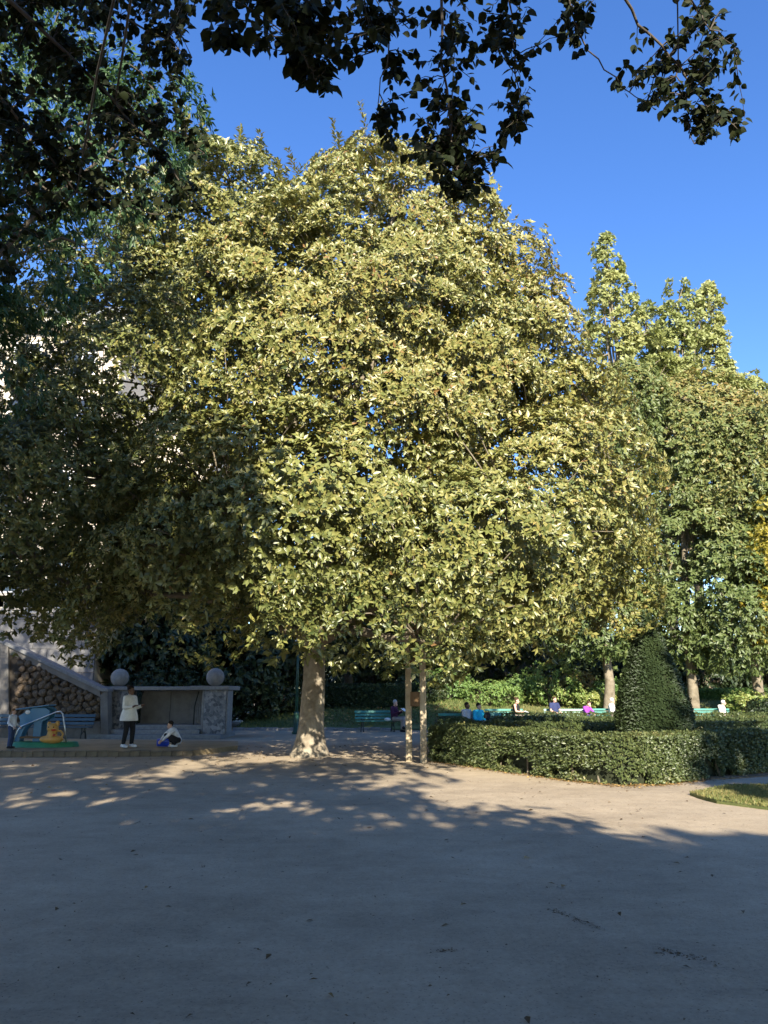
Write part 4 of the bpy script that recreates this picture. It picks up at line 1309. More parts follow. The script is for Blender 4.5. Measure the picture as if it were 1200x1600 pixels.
g = [G(672, 1189), G(740, 1199), G(820, 1211), G(900, 1222), G(970, 1228.5), G(1040, 1225), G(1120, 1216), G(1200, 1208), G(1290, 1200), G(1400, 1194)]
front = np.array([[p[0], p[1]] for p in g])
tg = nrm(np.gradient(front, axis=0)); sdv = np.stack([-tg[:, 1], tg[:, 0]], 1)
axis_line = front + sdv * .45
hedge('front_hedge', 'long clipped front hedge curving along the gravel on the right', axis_line, .82, .9, 28000, .055, .028, M['leaf_hedge'], tint=.42, holes=True, brown_top=.45)
cl = front[0] + sdv[0] * .5
hedge('hedge_return', 'dark end of the clipped hedge running back behind the sign posts', [cl + np.array([.55, .25]), cl + np.array([.5, 3.0]), cl + np.array([.6, 6.0])], .81, .9, 7000, .055, .026, M['leaf_hedge'], tint=.3)
for i, (D, x0, x1, h, lab) in enumerate(((22.5, 690, 1290, .76, 'low inner hedge just behind the front hedge'), (27.0, 775, 1330, .78, 'low inner hedge between the topiary cone and the benches'), (31.5, 690, 1400, .80, 'farthest low hedge, right in front of the bench sitters'))):
    X0, X1 = P(x0, 1115, D)[0], P(x1, 1115, D)[0]
    hedge('inner_hedge', lab, [(X0, D + .3), ((X0 * 2 + X1) / 3, D), ((X0 + X1 * 2) / 3, D + .1), (X1, D + .4)], h, .8, 5000, .085, .04, M['leaf_hedge'], tint=.3, group='low hedges of the parterre', brown_top=.4)
X0, X1 = P(512, 1090, 42)[0], P(645, 1090, 42)[0]
hedge('back_hedge', 'tall dark clipped hedge behind the reader\'s bench', [(X0, 42.2), ((X0 + X1) / 2, 42), (X1, 42.3)], 1.95, 1.3, 5000, .16, .08, M['leaf_dark'], tint=.35)
X0, X1 = P(1070, 1080, 50)[0], P(1260, 1080, 50)[0]
hedge('ivy_bank', 'green ivy bank below the chestnut trunks right of the cone', [(X0, 50.2), ((X0 + X1) / 2, 50), (X1, 50.3)], 1.75, 1.6, 5000, .17, .12, M['leaf_bright'], tint=.15)

# yew cone
DC = 19.0
cb = P(1021, 1100, DC); cb[2] = 0
yew = thing('topiary_cone', 'tall dark clipped yew cone with narrow tip behind the front hedge', 'topiary', cb)
prof = [(0, .94), (.3, 1.0), (.7, 1.02), (1.2, 1.0), (1.8, .86), (2.4, .66), (2.9, .45), (3.3, .27), (3.6, .14), (3.85, .03)]
pz = np.array([p[0] * .92 for p in prof]); pr = np.array([p[1] for p in prof]) * .80
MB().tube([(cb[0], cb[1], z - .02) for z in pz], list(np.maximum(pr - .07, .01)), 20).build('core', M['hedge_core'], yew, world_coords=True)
n = 13000
zz = np.interp(rng.uniform(0, 1, n), np.cumsum(np.interp(np.linspace(0, 3.54, 60), pz, pr)) / np.cumsum(np.interp(np.linspace(0, 3.54, 60), pz, pr))[-1], np.linspace(0, 3.54, 60))
an = rng.uniform(0, 6.283, n)
rr = np.interp(zz, pz, pr)
nm = np.stack([np.cos(an), np.sin(an), np.full(n, .35)], 1)
pos = cb + np.stack([np.cos(an) * rr, np.sin(an) * rr, zz], 1)
pos += nm * (sines(pos, 2.2, 71) * .05 + sines(pos, 7.0, 72) * .03 + rng.normal(0, .015, n))[:, None]
f_ = Foliage()
f_.rosettes(pos, nm, 3, .085, .03, (.45 + .25 * sines(pos, 2.5, 73)).clip(0, 1), LANCE2, spread=.7, fwd=.7, droop=.05)
o = f_.build('foliage', M['leaf_yew'], yew); o['kind'] = 'stuff'
MB().tube([(cb[0], cb[1], -.05), (cb[0], cb[1], .4)], .09, 8).build('trunk', M['bark_dark'], yew, world_coords=True)


def shrub(name, label, x, D, r, h, mat, tint, n=150, L=.14, W_=.07, seed=1, group=None, ctint=.2):
    b_ = P(x, 1090, D); b_[2] = max(0, float(lawn_z(b_[0], D))) if D > 36 and b_[0] > -6.6 else 0
    h = h - b_[2] * .75
    t = thing(name, label, 'shrub', b_, group=group)
    r_ = np.random.default_rng(seed)
    lb = [(b_ + np.array([0, 0, h * .52]), np.array([r * .8, r * .7, h * .5]))]
    for i in range(5):
        a = r_.uniform(0, 6.28); hh = h * r_.uniform(.55, .95)
        lb.append((b_ + np.array([math.cos(a) * r * .5, math.sin(a) * r * .4, hh * .55]), np.array([r * .45, r * .45, hh * .45])))
    cp_, cn_ = lobe_clusters(lb, n, (.7, 1.03), .7, .4, -.9)
    cp_[:, 2] = np.maximum(cp_[:, 2], b_[2] + .12)
    f_ = Foliage()
    pos_, dr_ = cluster_points(cp_, cn_, 8, .30 if r < 3 else .8, .22 if r < 3 else .6)
    pos_[:, 2] = np.maximum(pos_[:, 2], b_[2] + .04)
    f_.rosettes(pos_, dr_, 5, L, W_, (tint + ctint * sines(pos_, 1.2, seed)).clip(0, 1), LANCE2, droop=.2)
    o = f_.build('foliage', mat, t); o['kind'] = 'stuff'
    st = MB()
    for i in range(0, len(cp_), 4):
        st.tube(bez(b_ + np.r_[r_.normal(0, r * .12, 2), -.03], cp_[i], (0, 0, .1), 4), [.03, .022, .015, .006], 5)
    st.build('stems', M['bark_dark'], t, world_coords=True)['kind'] = 'stuff'
    return t


shr = [
    (700, 47, 2.0, 2.7, 'leaf_bright', .45, 'rounded sunlit shrub just right of the sign posts'),
    (765, 46, 2.1, 1.9, 'leaf_bright', .60, 'low pale green shrub behind the pair on the near bench'),
    (815, 48, 1.8, 2.3, 'leaf_bright', .50, 'sunlit shrub behind the woman in the dark top'),
    (868, 46, 2.1, 3.2, 'leaf_bright', .70, 'tall pale yellow-green shrub behind the navy shirt'),
    (905, 47, 1.5, 2.4, 'leaf_chestnut', .72, 'brownish shrub in front of the dark pavilion'),
    (925, 45, 1.6, 1.5, 'leaf_bright', .85, 'low yellow shrub behind the purple jacket'),
    (958, 46, 1.5, 2.1, 'leaf_bright', .22, 'vivid green shrub at the left of the cone'),
    (1175, 44, 2.0, 1.5, 'leaf_bright', .70, 'low spreading pale shrub at the right edge of the lawn'),
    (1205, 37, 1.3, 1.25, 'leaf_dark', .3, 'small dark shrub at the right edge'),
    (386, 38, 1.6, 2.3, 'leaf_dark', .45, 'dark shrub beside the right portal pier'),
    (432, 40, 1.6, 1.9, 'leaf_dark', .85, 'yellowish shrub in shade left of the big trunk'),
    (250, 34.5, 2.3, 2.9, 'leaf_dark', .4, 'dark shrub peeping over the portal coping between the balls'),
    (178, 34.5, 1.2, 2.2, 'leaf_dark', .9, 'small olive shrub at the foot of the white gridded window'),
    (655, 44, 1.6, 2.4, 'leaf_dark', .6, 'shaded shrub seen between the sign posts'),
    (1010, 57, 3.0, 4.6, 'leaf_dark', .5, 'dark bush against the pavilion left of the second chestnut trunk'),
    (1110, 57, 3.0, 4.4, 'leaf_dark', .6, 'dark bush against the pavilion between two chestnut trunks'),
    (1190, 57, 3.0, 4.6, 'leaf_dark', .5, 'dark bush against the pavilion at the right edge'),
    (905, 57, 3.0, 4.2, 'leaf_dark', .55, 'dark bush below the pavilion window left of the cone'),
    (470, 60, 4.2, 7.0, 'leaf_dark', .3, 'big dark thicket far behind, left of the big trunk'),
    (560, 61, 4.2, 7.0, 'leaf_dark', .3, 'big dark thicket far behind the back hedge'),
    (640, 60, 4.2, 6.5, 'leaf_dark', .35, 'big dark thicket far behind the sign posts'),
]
for i, (x, D, r, h, mt, ti, lab) in enumerate(shr):
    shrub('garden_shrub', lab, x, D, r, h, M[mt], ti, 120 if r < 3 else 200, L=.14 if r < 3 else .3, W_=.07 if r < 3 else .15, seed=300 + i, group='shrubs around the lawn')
# ================================================================== FURNITURE
def make_bench(label, loc, rz, wood, width=2.2, group='slatted park benches'):
    t = thing('park_bench', label, 'bench', loc, rz, group)
    h = width / 2
    for i, y in enumerate((-.20, -.07, .06)):
        MB().box((0, y, .445), (width, .105, .035)).build('seat_slat', wood, t, bevel=.006)
    for i, z in enumerate((.56, .69, .82)):
        MB().box((0, .17 + .05 * i, z), (width, .032, .10), rx=-.3).build('back_slat', wood, t, bevel=.006)
    for sx in (-1, 1):
        x = sx * (h - .28)
        mb = MB()
        mb.tube([(x, -.24, 0), (x, -.22, .2), (x, -.16, .34), (x, -.22, .42)], .022, 7)
        mb.tube([(x, .26, 0), (x, .18, .2), (x, .10, .36), (x, .12, .44), (x, .26, .74), (x, .30, .88)], .022, 7)
        mb.tube([(x, -.24, .415), (x, .12, .415)], .018, 6)
        mb.tube([(x, -.20, .18), (x, 0, .30), (x, .17, .20)], .014, 6)
        mb.box((x, -.24, .012), (.06, .09, .024)); mb.box((x, .27, .012), (.06, .09, .024))
        mb.build('leg', M['iron'], t, True)
    return t


BW = 1.0
def XD(x, D):
    return P(x, 1110, D)[0]
make_bench('dark blue slatted bench against the rubble stone wall', (XD(88, 27.9), 27.9, 0.0), 0, M['bench_blue'], 2.6)
make_bench('dark bench cut off by the left edge of the picture', (XD(-38, 27.9), 27.9, 0.0), 0, M['bench_blue'], 2.2)
rb = make_bench('teal slatted bench with the reader at its right end', (XD(590, 34.0), 34.0, 0), R(14), M['bench_teal'], 1.9)
make_bench('near bench with the pair in grey and cyan', (XD(737, 29.3), 29.3, 0), R(8), M['bench_teal'], 2.4)
make_bench('teal bench with the woman in the dark top at its right end', (XD(790, 37.5), 37.5, 0), R(10), M['bench_teal'], 1.9)
make_bench('teal bench between the navy shirt and the purple jacket', (XD(889, 37.5), 37.5, 0), R(-6), M['bench_teal'], 2.3)
make_bench('teal bench beside the cone with the white-haired sitter', (XD(952, 38.5), 38.5, 0), R(8), M['bench_teal'], 1.9)
make_bench('teal bench right of the cone with the sitter in white', (XD(1113, 38.5), 38.5, 0), R(5), M['bench_teal'], 2.0)

# sign posts
sp0, sp1 = G(639, 1190), G(662, 1192)
sg = thing('sign_posts', 'pair of tall pale timber posts carrying a dark board by the hedge', 'sign', ((sp0[0] + sp1[0]) / 2, (sp0[1] + sp1[1]) / 2, 0))
for q in (sp0, sp1):
    mb = MB()
    mb.box((q[0], q[1], 1.55), (.15, .15, 3.14))
    o = mb.build('post', M['wood_post'], sg, bevel=.02, world_coords=True)
ang = math.atan2(sp1[1] - sp0[1], sp1[0] - sp0[0])
mid = (sp0 + sp1) / 2
wd = np.linalg.norm((sp1 - sp0)[:2])
MB().box((mid[0], mid[1] + .01, 1.46), (wd - .14, .06, .34), rz=ang).build('board', M['wood_board'], sg, bevel=.008, world_coords=True)
MB().box((mid[0], mid[1] + .01, 2.62), (wd - .14, .06, .70), rz=ang).build('board', M['wood_board'], sg, bevel=.008, world_coords=True)
MB().box((mid[0], mid[1], 3.17), (wd + .3, .26, .06), rz=ang).build('cap', M['wood_board'], sg, bevel=.01, world_coords=True)

# lamp post behind the trunk
lp = G(462.5, 1147)
lt = thing('lamp_post', 'slim dark green lamp post left of the big trunk', 'lamp post', (lp[0], lp[1], 0))
MB().tube([(0, 0, -.02), (0, 0, .08), (0, 0, .12), (0, 0, .75), (0, 0, .8), (0, 0, .88)], [.17, .17, .12, .10, .12, .075], 12).build('base', M['lamp_green'], lt, True)
MB().tube([(0, 0, .88), (0, 0, 2.5), (0, 0, 3.5)], [.06, .05, .04], 10).build('pole', M['lamp_green'], lt, True)
MB().tube([(0, 0, 3.5), (0, 0, 3.55), (0, 0, 3.62)], [.05, .14, .15], 12).build('collar', M['lamp_green'], lt, True)
MB().tube([(0, 0, 3.62), (0, 0, 4.05)], [.13, .20], 6).build('lantern', M['white_paint'], lt)
MB().tube([(0, 0, 4.05), (0, 0, 4.12), (0, 0, 4.3), (0, 0, 4.4)], [.23, .2, .06, .02], 12).build('cap', M['lamp_green'], lt, True)

# lawn edging stones
ed = thing('lawn_edging', 'low grey stone edging along the shaded lawn', 'edging', (-3, 35.1, 0))
for i in range(14):
    x = -6.4 + i * .5
    MB().box((0, 0, 0), (.485, .14, .16)).build('edging_stone', M['stone_gray'], ed, bevel=.015, loc=(x + 3, -.02 + rng.normal(0, .012), .04 + rng.normal(0, .008)))

# ------------------------------------------------------------------ toddler play frame in the sand
pf_b = P(66, 1160, 22.6)
SZ = SAND_Z - 0.02
pf = thing('play_frame', 'blue toddler play frame with green base and bent steel rail', 'play equipment', (pf_b[0], 22.6, SZ))
mb = MB()
n = 20
for i in range(n):
    pass
ring = [(1.0 * math.cos(6.283 * i / 24) * (1 + .06 * math.sin(3 * 6.283 * i / 24)), .48 * math.sin(6.283 * i / 24)) for i in range(24)]
mb.add([(x, y, 0) for x, y in ring] + [(x * .96, y * .94, .13) for x, y in ring] + [(x * .86, y * .8, .15) for x, y in ring],
       [(i, (i + 1) % 24, 24 + (i + 1) % 24, 24 + i) for i in range(24)] + [(24 + i, 24 + (i + 1) % 24, 48 + (i + 1) % 24, 48 + i) for i in range(24)] + [tuple(48 + i for i in range(24))])
mb.build('base', M['play_green'], pf, True)
# blue side panel: a humped roof on two legs
pan = [(-.78, .14), (-.62, .14), (-.52, .45), (-.40, .62), (-.22, .66), (-.22, .14), (0.02, .14), (.03, .70), (.22, .80), (.24, 1.02), (.12, 1.10), (-.30, 1.10), (-.72, .86), (-.66, .74), (-.66, .55)]
MB().prism(pan, .14, .20).build('panel', M['play_blue'], pf, bevel=.015)
MB().prism([(x * .92 - .02, z * .97) for x, z in pan], -.16, -.11).build('panel', M['play_blue'], pf, bevel=.015)
MB().box((-.28, .02, 1.08), (.95, .5, .035), ry=-.12).build('roof', M['play_blue'], pf, bevel=.012)
sl = MB()
for i in range(9):
    f = i / 8
    x = -.42 - .42 * f; z = .66 - .52 * f ** 1.25
    sl.box((x, -.02, z), (.085, .26, .03), ry=-.85)
sl.build('slide', M['play_lightblue'], pf, bevel=.006)
MB().tube([(-.72, -.22, .12), (-.62, -.22, .45), (-.55, -.22, .56), (-.40, -.22, .62), (.40, -.22, .95), (.52, -.22, .97), (.60, -.22, .90), (.68, -.22, .55), (.76, -.22, .12)], .02, 8).build('rail', M['steel'], pf, True)
MB().box((-.05, -.02, .26), (1.05, .34, .05)).build('seat_board', M['wood_board'], pf, bevel=.01)
MB().ball((-.42, -.17, .95), (.07, .02, .06)).build('round_spot', M['white_paint'], pf, True)

br_b = P(80, 1160, 22.25)
br = thing('animal_rocker', 'small orange animal rocker with red mouth on the green base', 'rocker', (br_b[0], 22.25, SZ + .10))
mb = MB()
mb.ball((0, 0, .12), (.34, .16, .12)); mb.capsule((0, 0, .15), (.02, -.02, .33), .15, .13)
mb.ball((.02, -.03, .42), (.16, .14, .14)); mb.ball((-.10, -.01, .53), (.06, .04, .07)); mb.ball((.13, -.01, .54), (.07, .04, .08))
mb.tube([(.12, -.05, .34), (.26, -.06, .35), (.33, -.06, .27), (.30, -.06, .15), (.18, -.06, .1)], [.03] * 5, 8)
o = mb.build('body', M['play_orange'], br, True)
rm = o.modifiers.new('remesh', 'REMESH'); rm.mode = 'VOXEL'; rm.voxel_size = .014; rm.use_smooth_shade = True
MB().ball((.09, -.14, .375), (.07, .04, .03)).build('mouth', M['play_red'], br, True)
MB().ball((.12, -.14, .24), (.04, .04, .03)).build('handle_knob', M['play_red'], br, True)
for sx in (-.05, .09):
    MB().ball((sx, -.155, .45), (.018, .014, .02), 8, 6).build('eye', M['eye_dark'], br, True)

# blue bucket next to the crouching child
bk_b = P(256, 1168, 22.6)
bk = thing('blue_bucket', 'bright blue toy bucket lying in front of the crouching child', 'bucket', (bk_b[0], 22.45, SZ), R(20))
mb = MB()
mb.tube([(-.15, 0, .12), (-.149, 0, .12), (.15, 0, .15), (.155, 0, .15)], [.09, .10, .145, .15], 16, False)
mb.add([(-.15, .09 * math.cos(a), .12 + .09 * math.sin(a)) for a in np.linspace(0, 6.283, 16, endpoint=False)], [tuple(range(16))])
o = mb.build('pail', M['blue_plastic'], bk, True); sm = o.modifiers.new('solid', 'SOLIDIFY'); sm.thickness = .008
MB().tube([(.14, -.14, .15), (.24, -.10, .10), (.28, 0, .06), (.24, .10, .10), (.14, .14, .15)], .008, 6).build('handle', M['white_paint'], bk, True)

# ================================================================== PEOPLE
def remesh(o, vox, it=5):
    m = o.modifiers.new('remesh', 'REMESH'); m.mode = 'VOXEL'; m.voxel_size = vox; m.use_smooth_shade = True
    s = o.modifiers.new('smooth', 'SMOOTH'); s.factor = .5; s.iterations = it
    return o


def person(label, loc, rz, J, skin, top, bottom, shoes, hair, scale=1.0, sleeves='long', skirt=None, coat=None, hair_style='short', shorts=False, vox=.016):
    """J: joints of the pose, the figure faces local -y"""
    t = thing('person', label, 'person', loc, rz)
    t.scale = (scale,) * 3
    g_ = {k_: Vector(v) for k_, v in J.items()}
    B = MB()
    pel, che, nek, hed = g_['pelvis'], g_['chest'], g_['neck'], g_['head']
    B.capsule(pel, che, .135, .145, 12); B.capsule(che, nek, .13, .055)
    B.capsule(nek, hed - Vector((0, 0, .04)), .05, .055)
    fdir = Vector(J.get('face', (0, -1, 0))).normalized()
    sdir = fdir.cross(Vector((0, 0, 1))).normalized()
    # head: skull, jaw, nose, ears
    B.ball(hed + Vector((0, 0, .03)) - fdir * .012, (.078, .09, .10), 14, 10)
    B.capsule(hed + fdir * .03 + Vector((0, 0, -.02)), hed + fdir * .055 + Vector((0, 0, -.075)), .06, .038)
    B.capsule(hed + fdir * .085 + Vector((0, 0, .02)), hed + fdir * .108 + Vector((0, 0, -.02)), .011, .016)
    for s in (-1, 1):
        B.ball(hed + sdir * (.082 * s) + Vector((0, 0, .0)), (.016, .022, .03), 8, 6)
    for s, k_ in ((-1, 'l'), (1, 'r')):
        sh, el, wr = g_['sh_' + k_], g_['el_' + k_], g_['wr_' + k_]
        B.capsule(che + Vector((0, 0, .06)), sh, .09, .062)
        B.capsule(sh, el, .055, .042); B.capsule(el, wr, .042, .028)
        hd = (g_['hd_' + k_] - wr).normalized() if 'hd_' + k_ in g_ else (wr - el).normalized()
        ortho = hd.cross(Vector((0, 0, 1)))
        ortho = ortho.normalized() if ortho.length > .1 else Vector((1, 0, 0))
        nrm_ = ortho.cross(hd)
        palm = wr + hd * .085
        B.capsule(wr + hd * .02 - ortho * .014, palm - ortho * .02, .024, .022); B.capsule(wr + hd * .02 + ortho * .014, palm + ortho * .02, .024, .022)
        for i_, (o_, ln) in enumerate(((-.033, .062), (-.011, .075), (.012, .07), (.034, .055))):
            a_ = palm + ortho * o_
            b_ = a_ + hd * ln * .55 - nrm_ * .008
            B.capsule(a_, b_, .0115, .0105, 8); B.capsule(b_, b_ + hd * ln * .4 - nrm_ * .028, .0105, .009, 8)
        th = wr + hd * .03 + ortho * (-.03 * s)
        B.capsule(th, th + hd * .035 + ortho * (-.03 * s), .013, .011, 8); B.capsule(th + hd * .035 + ortho * (-.03 * s), th + hd * .065 + ortho * (-.032 * s), .011, .009, 8)
        hp, kn, an, to = g_['hip_' + k_], g_['kn_' + k_], g_['an_' + k_], g_['to_' + k_]
        B.capsule(pel, hp, .11, .095); B.capsule(hp, kn, .088, .058); B.capsule(kn, an, .058, .036)
        B.capsule(an + Vector((0, .02, -.03)), to, .036, .03)
    remesh(B.build('body', skin, t), vox, 3)
    C = MB()
    C.capsule(pel + Vector((0, 0, -.02)), che, .152, .160, 12); C.capsule(che, nek - Vector((0, 0, .045)), .148, .08)
    for k_ in 'lr':
        sh, el, wr = g_['sh_' + k_], g_['el_' + k_], g_['wr_' + k_]
        C.capsule(che + Vector((0, 0, .06)), sh, .10, .072 if sleeves != 'none' else .05)
        if sleeves == 'long':
            C.capsule(sh, el, .070, .058); C.capsule(el, el.lerp(wr, .9), .057, .045)
        elif sleeves == 'short':
            C.capsule(sh, sh.lerp(el, .6), .072, .066)
    if coat:
        z0 = coat
        C.tube([(pel.x, pel.y, z0), (pel.x, pel.y, z0 + .12), (pel.x, pel.y, pel.z + .1), (pel.x, pel.y, pel.z + .3)], [.255, .24, .185, .165], 18)
    remesh(C.build('coat' if coat else 'shirt', top, t), .02, 4)
    Tm = MB()
    for k_ in 'lr':
        hp, kn, an = g_['hip_' + k_], g_['kn_' + k_], g_['an_' + k_]
        Tm.capsule(pel - Vector((0, 0, .01)), hp, .135, .115); Tm.capsule(hp, kn, .104, .076)
        if not shorts:
            Tm.capsule(kn, kn.lerp(an, .93), .076, .058)
    remesh(Tm.build('trousers', bottom, t), .02, 4)
    for k_ in 'lr':
        an, to = g_['an_' + k_], g_['to_' + k_]
        S_ = MB(); S_.capsule(an + Vector((0, .035, -.035)), to + Vector((0, 0, .002)), .048, .042); S_.capsule(an + Vector((0, 0, -.02)), an + Vector((0, 0, .02)), .05, .048)
        remesh(S_.build('shoe', shoes, t), .012, 3)
    Hm = MB()
    Hm.ball(hed + Vector((0, 0, .055)) - fdir * .03, (.092, .10, .092), 14, 10)
    if hair_style == 'long':
        Hm.capsule(hed - fdir * .06, nek - fdir * .07 - Vector((0, 0, .05)), .085, .06)
    elif hair_style == 'bun':
        Hm.ball(hed - fdir * .12 + Vector((0, 0, .09)), .05, 10, 8); Hm.capsule(hed - fdir * .05, hed - fdir * .055 - Vector((0, 0, .05)), .07, .05)
    else:
        Hm.capsule(hed - fdir * .045, hed - fdir * .05 - Vector((0, 0, .03)), .072, .055)
    remesh(Hm.build('hair', hair, t), .014, 3)
    for s in (-1, 1):
        MB().ball(hed + fdir * .083 + sdir * (.03 * s) + Vector((0, 0, .02)), (.012, .009, .008), 8, 6).build('eye', M['eye_dark'], t, True)
    return t


def J_stand(**kw):
    j = dict(pelvis=(0, 0, .93), chest=(0, .01, 1.27), neck=(0, .015, 1.42), head=(0, -.01, 1.54),
             sh_l=(-.175, .01, 1.34), sh_r=(.175, .01, 1.34), el_l=(-.23, .03, 1.06), el_r=(.23, .03, 1.06), wr_l=(-.22, -.06, .84), wr_r=(.22, -.06, .84),
             hip_l=(-.085, 0, .88), hip_r=(.085, 0, .88), kn_l=(-.09, -.02, .48), kn_r=(.09, -.02, .48), an_l=(-.09, .02, .09), an_r=(.09, .02, .09), to_l=(-.10, -.13, .042), to_r=(.10, -.13, .042))
    j.update(kw)
    return j


def J_sit(**kw):
    j = dict(pelvis=(0, .02, .58), chest=(0, .05, .92), neck=(0, .03, 1.07), head=(0, -.005, 1.19),
             sh_l=(-.18, .05, 1.0), sh_r=(.18, .05, 1.0), el_l=(-.24, -.02, .74), el_r=(.24, -.02, .74), wr_l=(-.12, -.22, .66), wr_r=(.12, -.22, .66),
             hip_l=(-.09, -.02, .54), hip_r=(.09, -.02, .54), kn_l=(-.11, -.44, .53), kn_r=(.11, -.44, .53), an_l=(-.11, -.40, .10), an_r=(.11, -.40, .10), to_l=(-.12, -.55, .042), to_r=(.12, -.55, .042))
    j.update(kw)
    return j


def J_squat(**kw):
    j = dict(pelvis=(0, .12, .24), chest=(0, -.06, .52), neck=(0, -.12, .65), head=(0, -.18, .75),
             sh_l=(-.16, -.08, .60), sh_r=(.16, -.08, .60), el_l=(-.22, -.28, .42), el_r=(.22, -.28, .42), wr_l=(-.10, -.44, .24), wr_r=(.10, -.44, .24),
             hip_l=(-.09, .10, .24), hip_r=(.09, .10, .24), kn_l=(-.16, -.26, .40), kn_r=(.16, -.26, .40), an_l=(-.12, .02, .09), an_r=(.12, .02, .09), to_l=(-.13, -.13, .042), to_r=(.13, -.13, .042),
             face=(0, -1, -.35))
    j.update(kw)
    return j


# seat top is 0.4625, sitters' thighs rest on it
black = cloth('cloth_black', (.02, .02, .022)); white = cloth('cloth_white', (.72, .70, .65)); navy = cloth('cloth_navy', (.035, .045, .11)); cyan = cloth('cloth_cyan', (.03, .42, .62))
greyw = cloth('cloth_grey', (.46, .45, .45)); purple = cloth('cloth_purple', (.28, .06, .40)); plum = cloth('cloth_plum', (.055, .018, .045)); denim = cloth('cloth_denim', (.05, .075, .15)); taupe = cloth('cloth_taupe', (.26, .22, .19))
pale = cloth('cloth_pale', (.62, .62, .64)); hair_d = cloth('hair_dark', (.018, .013, .010)); hair_b = cloth('hair_brown', (.06, .035, .02)); hair_w = cloth('hair_white', (.62, .60, .56)); hair_g = cloth('hair_grey', (.35, .34, .33)); sandy = cloth('hair_sandy', (.16, .085, .04))

p = P(198, 1170, 22.2)
person('woman in long pale coat and black leggings standing by the sand pit kerb', (p[0], 22.2, SZ), R(62),
       J_stand(el_l=(-.24, -.04, 1.08), wr_l=(-.16, -.28, 1.10), el_r=(.24, -.02, 1.07), wr_r=(.15, -.30, 1.12), hd_l=(-.12, -.40, 1.16), hd_r=(.10, -.42, 1.18), face=(0, -1, -.2),
               an_l=(-.10, .05, .09), to_l=(-.11, -.10, .042), an_r=(.10, -.06, .09), to_r=(.11, -.21, .042), kn_r=(.10, -.07, .48)),
       M['skin_dark'], white, black, pale, hair_d, 1.0, coat=.72, hair_style='bun', vox=.012)
p = P(270, 1169, 22.3)
person('small crouching child in white top and dark trousers on the sand', (p[0], 22.4, SZ), R(-60), J_squat(), M['skin_light'], pale, black, pale, hair_d, .80, vox=.014)
p = P(15, 1172, 21.9)
person('standing child in pale shirt and dark blue trousers beside the play frame', (p[0], 21.9, SZ), R(80),
       J_stand(wr_l=(-.2, -.2, .92), wr_r=(.2, -.2, .92)), M['skin_light'], pale, denim, black, sandy, .63, sleeves='long', vox=.016)

def seat(xp, D, fr=0.0):
    """seated figures: origin on the ground under the bench seat"""
    return (XD(xp, D), D - .06 + fr, -0.012)
person('grey-haired reader in dark plum cardigan with open book', seat(617, 34.0), R(58),
       J_sit(wr_l=(-.13, -.30, .86), wr_r=(.13, -.30, .86), hd_l=(-.08, -.38, .90), hd_r=(.08, -.38, .90), face=(0, -1, -.45), head=(0, -.03, 1.19), kn_r=(.02, -.45, .60), an_r=(-.12, -.50, .22), to_r=(-.16, -.63, .15)),
       M['skin_light'], plum, taupe, black, hair_g, 1.0)
person('man with shaved head in grey shirt on the near bench', seat(730, 29.3), R(40), J_sit(face=(.3, -1, 0)), M['skin_dark'], greyw, denim, black, hair_d, .97)
person('dark-haired person in bright cyan jacket on the near bench', seat(748, 29.3), R(30), J_sit(face=(.35, -1, -.1)), M['skin_light'], cyan, denim, black, hair_d, .95)
person('woman in sleeveless dark top reading on a teal bench', seat(808, 37.5), R(62), J_sit(wr_l=(-.10, -.30, .70), wr_r=(.10, -.30, .70), face=(0, -1, -.3)), M['skin_light'], black, taupe, black, hair_b, 1.06, sleeves='none', hair_style='bun')
person('man in navy polo shirt leaning back on a teal bench', seat(867, 37.5), R(25), J_sit(), M['skin_light'], navy, denim, black, hair_b, 1.10, sleeves='short')
person('person in purple jacket bending forward on a teal bench', seat(914, 37.5), R(35), J_sit(chest=(0, -.10, .88), neck=(0, -.18, 1.0), head=(0, -.25, 1.10), sh_l=(-.18, -.10, .95), sh_r=(.18, -.10, .95), el_l=(-.24, -.28, .74), el_r=(.24, -.28, .74), wr_l=(-.1, -.45, .68), wr_r=(.1, -.45, .68), face=(0, -1, -.5)), M['skin_light'], purple, denim, black, hair_b, 1.0)
person('white-haired person in white top sitting left of the cone', seat(957, 38.5), R(55), J_sit(), M['skin_light'], white, taupe, black, hair_w, 1.05)
person('person in white sitting alone right of the cone', seat(1127, 38.5), R(50), J_sit(chest=(0, -.02, .90), neck=(0, -.06, 1.04), head=(0, -.12, 1.15)), M['skin_light'], white, taupe, black, hair_w, 1.0)

# things they hold or have put down
rp_ = XD(617, 34.0)
def book(label, x, y, z, rz, tilt, s=1.0):
    t = thing('open_book', label, 'book', (x, y, z), rz)
    for s_ in (-1, 1):
        MB().box((s_ * .068 * s, 0, .012), (.135 * s, .20 * s, .016), ry=-.22 * s_, rx=tilt).build('page_block', M['white_paint'], t, bevel=.003)
    MB().box((0, 0, -.004), (.27 * s, .21 * s, .004), rx=tilt).build('cover', M['wood_board'], t)
a = R(58)
book('open book in the hands of the grey-haired reader', rp_ + math.sin(a) * .44, 34.0 - .06 - math.cos(a) * .44, .90, a, .6)
a = R(62)
book('open book on the lap of the woman in the dark top', XD(808, 37.5) + math.sin(a) * .44, 37.44 - math.cos(a) * .44, .72, a, .4, 1.1)
tag(MB().ball((0, 0, .06), (.14, .10, .07), 12, 8).build('white_bag', M['white_paint'], None, True, loc=(XD(605.5, 33.9), 33.86, .452)), 'small white bag lying on the seat beside the reader', 'bag')
bp_ = thing('black_backpack', 'black backpack standing on the near bench beside the cyan jacket', 'backpack', (XD(761, 29.3), 29.28, .462), R(15))
mb = MB(); mb.capsule((0, 0, .13), (0, 0, .33), .14, .13, 12, fy=.7)
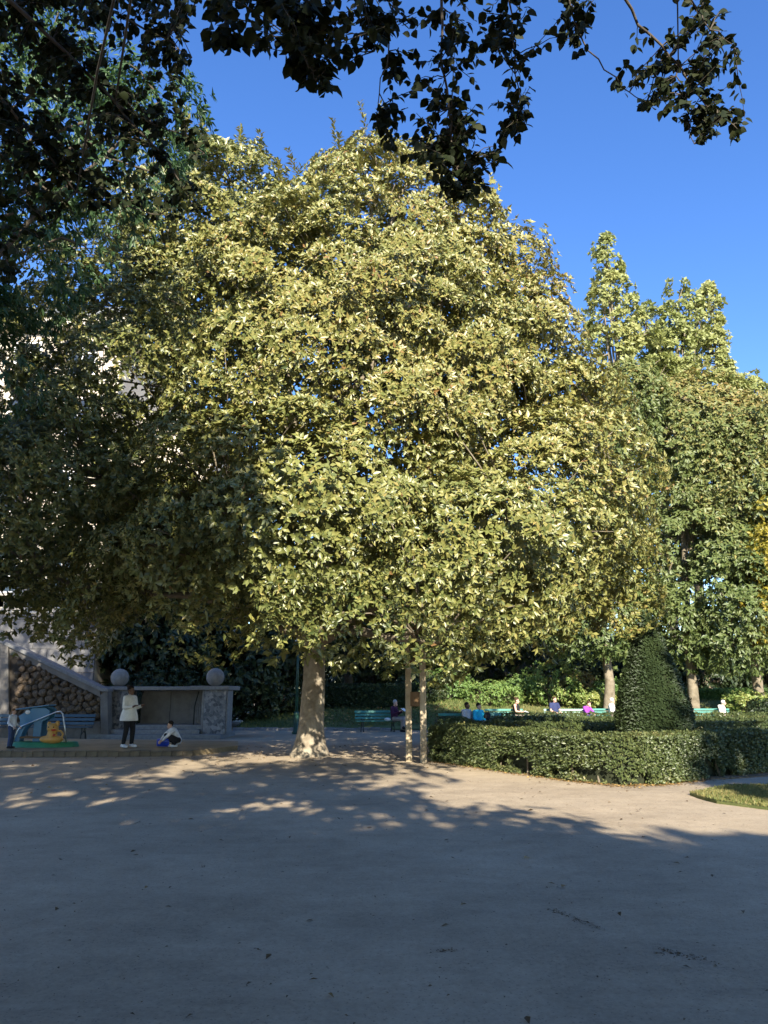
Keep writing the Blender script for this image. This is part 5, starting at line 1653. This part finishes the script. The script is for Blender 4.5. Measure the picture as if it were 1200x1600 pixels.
mb.build('bag', black, bp_, True)
mb = MB(); mb.capsule((0, -.11, .12), (0, -.11, .2), .09, .085, 10, fy=.5); mb.build('pocket', black, bp_, True)
MB().tube([(-.06, 0, .44), (-.05, 0, .50), (.05, 0, .50), (.06, 0, .44)], .012, 6).build('loop', black, bp_, True)

# ================================================================== GROUND LITTER
def uneven1(p):
    return uneven(p[:, 0][None], p[:, 1][None])[0]
fo = Foliage()
def litter(p2, L, ti, z=.012, lift=.2):
    n = len(p2)
    pos = np.c_[p2, np.zeros(n)]
    pos[:, 2] = uneven1(pos) + z
    ax = np.c_[rng.normal(0, 1, (n, 2)), rng.normal(0, .1, n)]
    nm = np.c_[rng.normal(0, lift, (n, 2)), np.ones(n)]
    l = L * rng.uniform(.5, 1.4, n)
    fo.add(*leaves(pos, ax, nm, l, l * rng.uniform(.35, .6, n), ti, LANCE4))
n = 420
litter(np.c_[rng.uniform(-9, 9, n), rng.uniform(3.5, 19, n)], .05, rng.uniform(0, .45, n))
n = 3600
litter(np.c_[rng.uniform(-8, 8, n), rng.uniform(3.5, 15, n)], .02, rng.uniform(0, .6, n), .005)
n = 60
litter(np.c_[rng.uniform(-6, 7, n), rng.uniform(4, 17, n)], .07, rng.uniform(.4, 1, n))
# drifts along the foot of the hedge and under the big tree
s = rng.uniform(0, len(front) - 1, 1700)
fx = np.interp(s, np.arange(len(front)), front[:, 0]); fy = np.interp(s, np.arange(len(front)), front[:, 1])
litter(np.c_[fx + rng.normal(0, .12, 1700), fy - np.abs(rng.normal(.0, .2, 1700)) + .08], .06, rng.uniform(.45, 1, 1700), .016, .5)
litter(np.c_[TB[0] + rng.normal(0, 3.5, 500), TB[1] + rng.normal(.5, 2.2, 500)], .07, rng.uniform(.1, .9, 500), .012, .4)
q = np.c_[rng.uniform(-4, 4, 900), rng.uniform(35.8, 42, 900)]
litter(q, .13, rng.uniform(.4, 1, 900), .12 + lawn_z(q[:, 0], q[:, 1]), .5)
# two raked streaks and a dark tuft on the gravel
for (x0, y0, x1, y1, k_) in ((855, 1420, 940, 1452, 130), (1030, 1482, 1120, 1504, 100), (1025, 1488, 1034, 1490, 20), (678, 1487, 706, 1484, 40), (315, 1355, 324, 1354, 14)):
    a, b_ = G(x0, y0), G(x1, y1)
    t = rng.uniform(0, 1, k_)[:, None]
    litter((a + (b_ - a) * t)[:, :2] + rng.normal(0, .022, (k_, 2)), .017, rng.uniform(.1, .5, k_), .003, .35)
tag(fo.build('leaf_litter', M['litter']), 'fallen leaves and bits scattered over the gravel and below the hedge', 'fallen leaves', kind='stuff')
